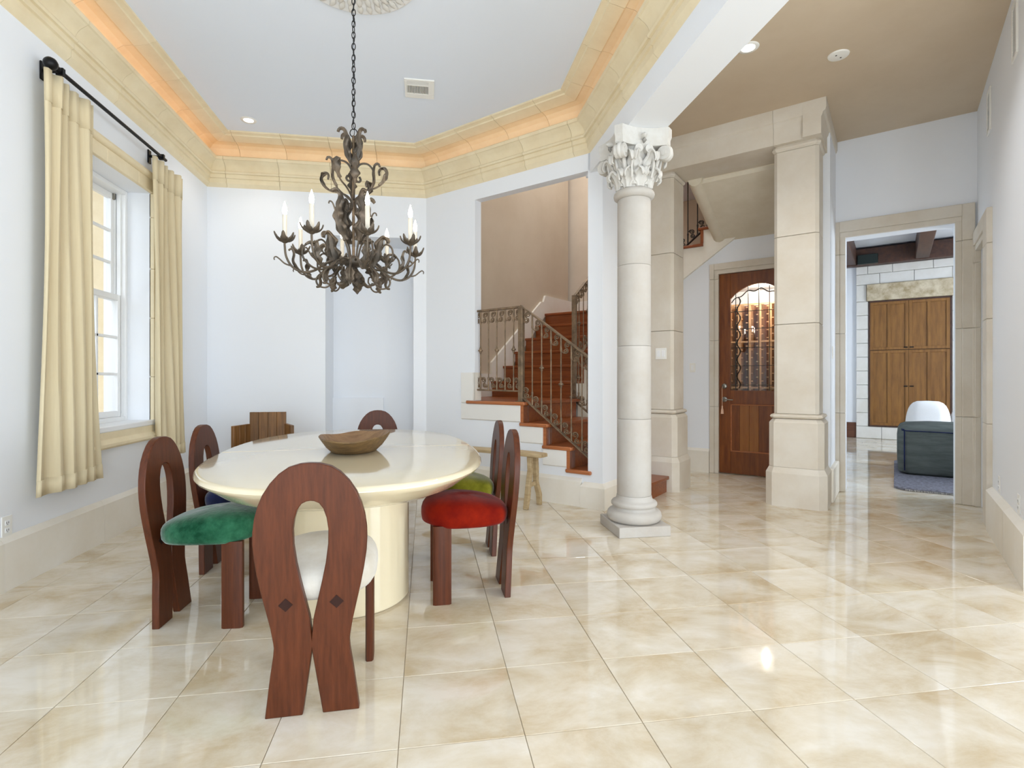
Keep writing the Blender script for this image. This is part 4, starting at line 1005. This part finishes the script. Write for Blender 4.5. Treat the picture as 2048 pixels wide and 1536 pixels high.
# ================================================================== WINE ROOM DOOR AND RACK
dr = structroot('door_1', A, RZ)
n0, n1 = 2.50, 2.545; T0, T1 = 2.512, 3.385; GL, GR = 2.642, 3.255; GC = (GL + GR) / 2
def db(nm, mm, *q, bv=.003): return MB().box(q[0], q[1], q[2], q[3], q[4], q[5]).build(nm, mm, dr, bevel=bv)
db('stile', 'doorwood', T0, GL, n0, n1, .012, 2.43); db('stile', 'doorwood', GR, T1, n0, n1, .012, 2.43)
arch = [(GL, 2.125)] + [(GL + (GR - GL) * k / 14., 2.125 + .155 * math.sin(PI * k / 14.) ** .8) for k in range(1, 14)] + [(GR, 2.125)]
MB().prism(arch + [(GR, 2.43), (GL, 2.43)], n0, n1, 'y').build('top_rail', 'doorwood', dr, sharp=30, bevel=.003)
db('lock_rail', 'doorwood', GL, GR, n0, n1, .85, 1.015); db('bottom_rail', 'doorwood', GL, GR, n0, n1, .012, .275)
bd = [2.642, 2.746, 2.852, 2.957, 3.105, 3.255]
for k in range(5): db('panel_board', ('doorwood', 'doorpale', 'doorpale', 'doorwood', 'doorwood')[k], bd[k] + .0005, bd[k + 1] - .0005, n0 + .014, n1 - .012, .27, .855, bv=.002)
for q in ((GL, GL + .014, .275, .85), (GR - .014, GR, .275, .85)): db('panel_bead', 'cherrynose', q[0], q[1], n0 + .004, n0 + .016, q[2], q[3])
for z in (.275, .836): db('panel_bead', 'cherrynose', GL, GR, n0 + .004, n0 + .016, z, z + .014)
MB().prism([(GL, 1.012)] + arch + [(GR, 1.012)], n0 + .02, n0 + .024, 'y').build('glass_pane', 'glass', dr, sharp=0)
def az(x): 
    u = (x - GL) / (GR - GL); return 2.125 + .155 * math.sin(PI * min(max(u, 0), 1)) ** .8
for x in (2.70, 2.84, 2.957, 3.072, 3.197): MB().box(x - .003, x + .003, n0 + .015, n0 + .03, 1.015, az(x)).build('lead_bar', 'lead', dr, sharp=0)
for z in (1.963, 1.752, 1.527, 1.312, 1.08): MB().box(GL, GR, n0 + .015, n0 + .03, z - .003, z + .003).build('lead_bar', 'lead', dr, sharp=0)
for x, s_ in ((2.735, 1), (3.16, -1)):
    pts = []
    for k in range(60):
        u = k / 59.; z = 1.04 + 1.10 * u; tri = 2 * abs(2 * ((u * 5.5) % 1) - 1) - 1
        pts.append((x + s_ * .024 * (math.sin(2 * PI * u * 5.5) * .8 + tri * .2), n0 + .008, z))
    MB().tube(pts, [.0055 + .003 * abs(math.sin(2 * PI * 5.5 * k / 59.)) for k in range(60)], 6).build('iron_vine', 'irondark', dr)
pts = [(2.655 + .59 * u, n0 + .008, az(2.655 + .59 * u) - .07 + .014 * math.sin(2 * PI * 4 * u)) for u in [k / 40. for k in range(41)]]
MB().tube(pts, .0065, 6).build('iron_vine', 'irondark', dr)
hd = MB(Matrix.Translation((2.575, n0, 1.065)) @ Matrix.Rotation(PI / 2, 4, 'X')).lathe([(.0, .014), (.022, .014), (.03, .008), (.033, 0)][::-1], 24); hd.build('deadbolt', 'pewter', dr, sharp=40)
hd = MB(Matrix.Translation((2.575, n0, .905)) @ Matrix.Rotation(PI / 2, 4, 'X')).lathe([(.012, .045), (.012, .016), (.03, .010), (.033, 0)][::-1], 24); hd.build('handle_rose', 'pewter', dr, sharp=40)
MB().tube(smooth([(2.575, n0 - .045, .905), (2.60, n0 - .052, .905), (2.64, n0 - .05, .903), (2.68, n0 - .045, .90)]), .008, 8).build('lever', 'pewter', dr)
ta = thing('key_tassel', 'pale tassel on a long cord hanging from the wine room door lock', 'tassel', TN(2.56, n0 - .03, .73), RZ)
MB().tube([(0, .012, .33), (-.006, .0, .31), (-.004, 0, .1)], .003, 6).build('cord', 'tassel', ta)
MB().lathe([(.004, .10), (.010, .085), (.008, .072), (.014, .05), (.018, .0)], 12, -.004, 0).build('fringe', 'tassel', ta, sharp=50)
boxes('wall_wine_room', 'wall', [(2.36, 2.44, 2.62, 3.35, 0, 2.4), (3.62, 3.7, 2.62, 3.35, 0, 2.4), (2.36, 3.7, 2.62, 3.35, 2.32, 2.42), (2.36, 3.7, 3.30, 3.34, 0, 2.4)], LA, LR)
rk = thing('wine_rack', 'tall redwood wine rack seen through the leaded glass door', 'wine rack', TN(3.0, 3.1), RZ)
for k in range(9):
    x = -.5 + .122 * k
    p_ = MB().box(x - .019, x + .019, -.05, .16, 0, 2.12).build('post', 'rack', rk, bevel=.002)
    pg = MB()
    for j in range(20):
        z = .12 + j * .1; pg.box(x + .019, x + .042, -.055, -.04, z, z + .012).box(x - .042, x - .019, -.055, -.04, z + .05, z + .062)
    pg.build('bottle_rails', 'rack', p_, sharp=0)
for z in (.02, 1.03, 1.62, 2.10): MB().box(-.54, .56, -.056, -.044, z, z + .022).build('cross_rail', 'rack', rk, bevel=.002)
MB().box(-.55, .57, .16, .17, 0, 2.12).build('back_board', 'doorwood', rk, sharp=0)
lp = thing('wine_room_lamp', 'small lit lamp under the wine room ceiling', 'ceiling light', TN(2.99, 2.80, 2.32), RZ)
MB().lathe([(0, -.028), (.02, -.022), (.026, -.008), (.028, 0)][::-1], 16).build('lens', 'lamp', lp, sharp=50)
d = bpy.data.lights.new('wine_lamp', 'POINT'); d.energy = 12; d.color = (1, .9, .76); d.shadow_soft_size = .03
o = bpy.data.objects.new('wine_lamp', d); COL.objects.link(o); o.location = TN(2.99, 2.80, 2.24)

# ================================================================== FAMILY ROOM BEYOND THE DOORWAY
wf = boxes('wall_family', 'wall', [(1.8, 8.0, 8.20, 8.35, 0, 3.8)], LA, LR)
rows_ = [(0, .235), (.235, .50), (.50, .77), (.77, 1.04), (1.04, 1.31), (1.31, 1.58), (1.58, 1.85), (1.85, 2.12), (2.12, 2.39), (2.39, 2.66), (2.66, 2.985), (2.985, 3.19), (3.19, 3.345)]
for j, (z0, z1) in enumerate(rows_):
    if .2 < z0 < 2.9: sp_ = [(3.64, 3.842), (5.095, 5.75), (5.75, 6.5)] if z1 < 2.7 else [(3.64, 3.81), (5.12, 5.75), (5.75, 6.5)]
    elif z0 >= 3.19: sp_ = [(3.64, 3.83), (3.83, 4.22), (4.22, 4.83), (4.83, 5.3), (5.3, 6.5)]
    elif z0 > 2.9: sp_ = [(3.64, 4.02), (4.02, 4.55), (4.55, 5.1), (5.1, 5.7), (5.7, 6.5)]
    else: sp_ = [(3.64, 4.05), (4.05, 4.75), (4.75, 5.5), (5.5, 6.5)]
    for a_, b_ in sp_: MB().cbox(a_ + .003, b_ - .003, 8.14, 8.205, z0 + .003, z1 - .003, .005).build('stone_block', 'block', wf, sharp=25)
boxes('baseboard_family', 'baseboardwood', [(2.3, 3.638, 8.175, 8.2, 0, .30)], LA, LR, bevel=.006)
lt = struct(MB().cbox(3.812, 5.118, 8.09, 8.2, 2.662, 2.982, .012).build('trim_10', 'rough', sharp=25, loc=LA, rot=(0, 0, LR)))
cb = thing('wall_cabinet', 'tall oak cabinet with four doors set in the white stone wall', 'cabinet', TN(4.468, 8.16), RZ)
W_ = .622
for q in ((-W_, -W_ + .022, .238, 2.655), (W_ - .022, W_, .238, 2.655)): MB().box(q[0], q[1], -.035, .0, q[2], q[3]).build('frame_post', 'beam', cb, bevel=.002)
for z in (.238, 2.63): MB().box(-W_, W_, -.035, 0, z, z + .025).build('frame_rail', 'beam', cb, bevel=.002)
MB().box(-W_, W_, -.005, .0, .24, 2.65).build('cabinet_back', 'beam', cb)
for s_ in (-1, 1):
    for z0, z1, hz in ((.266, 1.70, 1.02), (1.712, 2.627, 1.75)):
        x0, x1 = (-.597, -.002) if s_ < 0 else (.002, .597)
        xm = (x0 + x1) / 2; st_ = .05
        bx = MB().box(x0, x0 + st_, -.036, -.006, z0, z1).box(x1 - st_, x1, -.036, -.006, z0, z1).box(xm - .025, xm + .025, -.036, -.006, z0 + st_, z1 - st_)
        bx.box(x0 + st_, x1 - st_, -.036, -.006, z0, z0 + st_).box(x0 + st_, x1 - st_, -.036, -.006, z1 - st_, z1)
        d_ = bx.build('door', 'oak', cb, bevel=.002)
        for a_, b_ in ((x0 + st_, xm - .02), (xm + .02, x1 - st_)): MB().box(a_, b_, -.014, -.007, z0 + st_, z1 - st_).build('door_panel', 'oak', d_)
        MB().cbox(s_ * .045 - .03, s_ * .045 + .03, -.056, -.034, hz - .01, hz + .01, .003).build('handle', 'black', d_)
struct(MB().box(1.5, 8.2, 2.34, 8.4, 3.70, 3.8).build('ceiling_family', 'ceil', sharp=0, loc=LA, rot=(0, 0, LR)))
boxes('wall_family_left', 'wall', [(1.8, 2.0, 3.6, 8.35, 0, 3.8)], LA, LR); boxes('wall_family_right', 'wall', [(7.6, 7.8, 2.3, 8.35, 0, .7), (7.6, 7.8, 2.3, 8.35, 3.0, 3.8), (7.6, 7.8, 5.5, 8.35, .7, 3.)], LA, LR)
def beam(label, q):
    o = MB().box(*q).build('ceiling_beam', 'beam', bevel=.012, loc=LA, rot=(0, 0, LR)); return tag(o, label, 'beam')
beam('dark wooden beam running along the top of the white stone wall', (2.0, 7.6, 7.97, 8.16, 3.345, 3.66))
beam('dark ceiling beam right of centre above the family room', (4.565, 4.765, 2.4, 7.975, 3.36, 3.70))
beam('dark ceiling beam at the left edge of the family room doorway', (3.43, 3.65, 2.4, 7.975, 3.36, 3.70))
o = MB().cbox(3.672, 4.0, 7.90, 7.968, 3.352, 3.53, .006).build('wall_panel', 'greenbox', loc=LA, rot=(0, 0, LR)); tag(o, 'dark green box mounted on the beam above the stone wall', 'box')
rg = thing('shaggy_rug', 'grey shag rug with pale fringe under the slate sofa', 'rug', TN(4.95, 3.35, 0), RZ)
def rrect(x0, x1, y0, y1, r, n=6):
    out = []
    for cx, cy, a0 in ((x1 - r, y1 - r, 0), (x0 + r, y1 - r, PI / 2), (x0 + r, y0 + r, PI), (x1 - r, y0 + r, 1.5 * PI)):
        for k in range(n + 1): a = a0 + PI / 2 * k / n; out.append((cx + r * math.cos(a), cy + r * math.sin(a)))
    return out
MB().loft([[(x, y, .002) for x, y in rrect(-.70, .9, -.80, 1.6, .16)], [(x, y, .022) for x, y in rrect(-.70, .9, -.80, 1.6, .16)], [(x, y, .03) for x, y in rrect(-.68, .88, -.78, 1.58, .15)]]).build('pile', 'rug', rg, sharp=30)
fr = MB(); rnd = random.Random(4)
for k in range(150):
    x = -.6 + 1.4 * k / 149; l = rnd.uniform(.03, .05); fr.add([(x - .003, -.79, .012), (x + .003, -.79, .012), (x + rnd.uniform(-.008, .008), -.80 - l, .002), (x, -.8, .02)], [(0, 1, 2), (0, 3, 1), (0, 2, 3), (1, 3, 2)])
f_ = fr.build('fringe', 'fringe', rg, sharp=0); f_['kind'] = 'stuff'
sf = thing('slate_sofa', 'slate grey upholstered sofa end with dark piping beyond the doorway', 'sofa', TN(4.95, 4.05, .031), RZ)
def cushion(x0, x1, y0, y1, z0, z1, r, puff=.03):
    rr = []
    for k, (f, z) in enumerate(((.9, z0), (.985, z0 + .03), (1., z0 + (z1 - z0) * .3), (1.0, z0 + (z1 - z0) * .7), (.985, z1 - r * .7), (.95, z1 - r * .25), (.88, z1 - r * .02), (.6, z1 + puff * .7), (.2, z1 + puff), (.02, z1 + puff))):
        cx, cy = (x0 + x1) / 2, (y0 + y1) / 2; rr.append([(cx + (x - cx) * f, cy + (y - cy) * f, z) for x, y in rrect(x0, x1, y0, y1, min(r, .14))])
    return MB().loft(rr)
cushion(-.67, .75, -.56, .5, 0, .565, .10, .03).build('arm_block', 'sofa', sf, sharp=60)
pp = [(-.60, -.565, .05), (-.60, -.57, .50), (-.58, -.57, .515), (.0, -.572, .51), (.74, -.572, .50)]
MB().tube(smooth(pp, 4), .007, 6).build('piping', 'navy', sf)
ws = thing('white_sofa', 'rounded white boucle sofa beyond the slate grey one', 'sofa', TN(4.90, 5.0, .012), RZ)
cushion(-.55, .6, -.2, .75, .02, .48, .12, .03).build('seat', 'boucle', ws, sharp=60)
for x0, x1, z1, y0 in ((-.52, .0, .83, .15), (-.02, .56, .80, .2)):
    rr = []
    for k in range(9):
        a = PI * k / 8; z = .44 + (z1 - .44) * math.sin(a / 2) ; f = math.cos(a / 2) ** .45 if k < 8 else .03
        rr.append([((x0 + x1) / 2 + (x - (x0 + x1) / 2) * f, (y0 + y0 + .4) / 2 + (y - (y0 + y0 + .4) / 2) * f, z) for x, y in rrect(x0, x1, y0, y0 + .4, .14)])
    MB().loft(rr).build('back_cushion', 'boucle', ws, sharp=60)
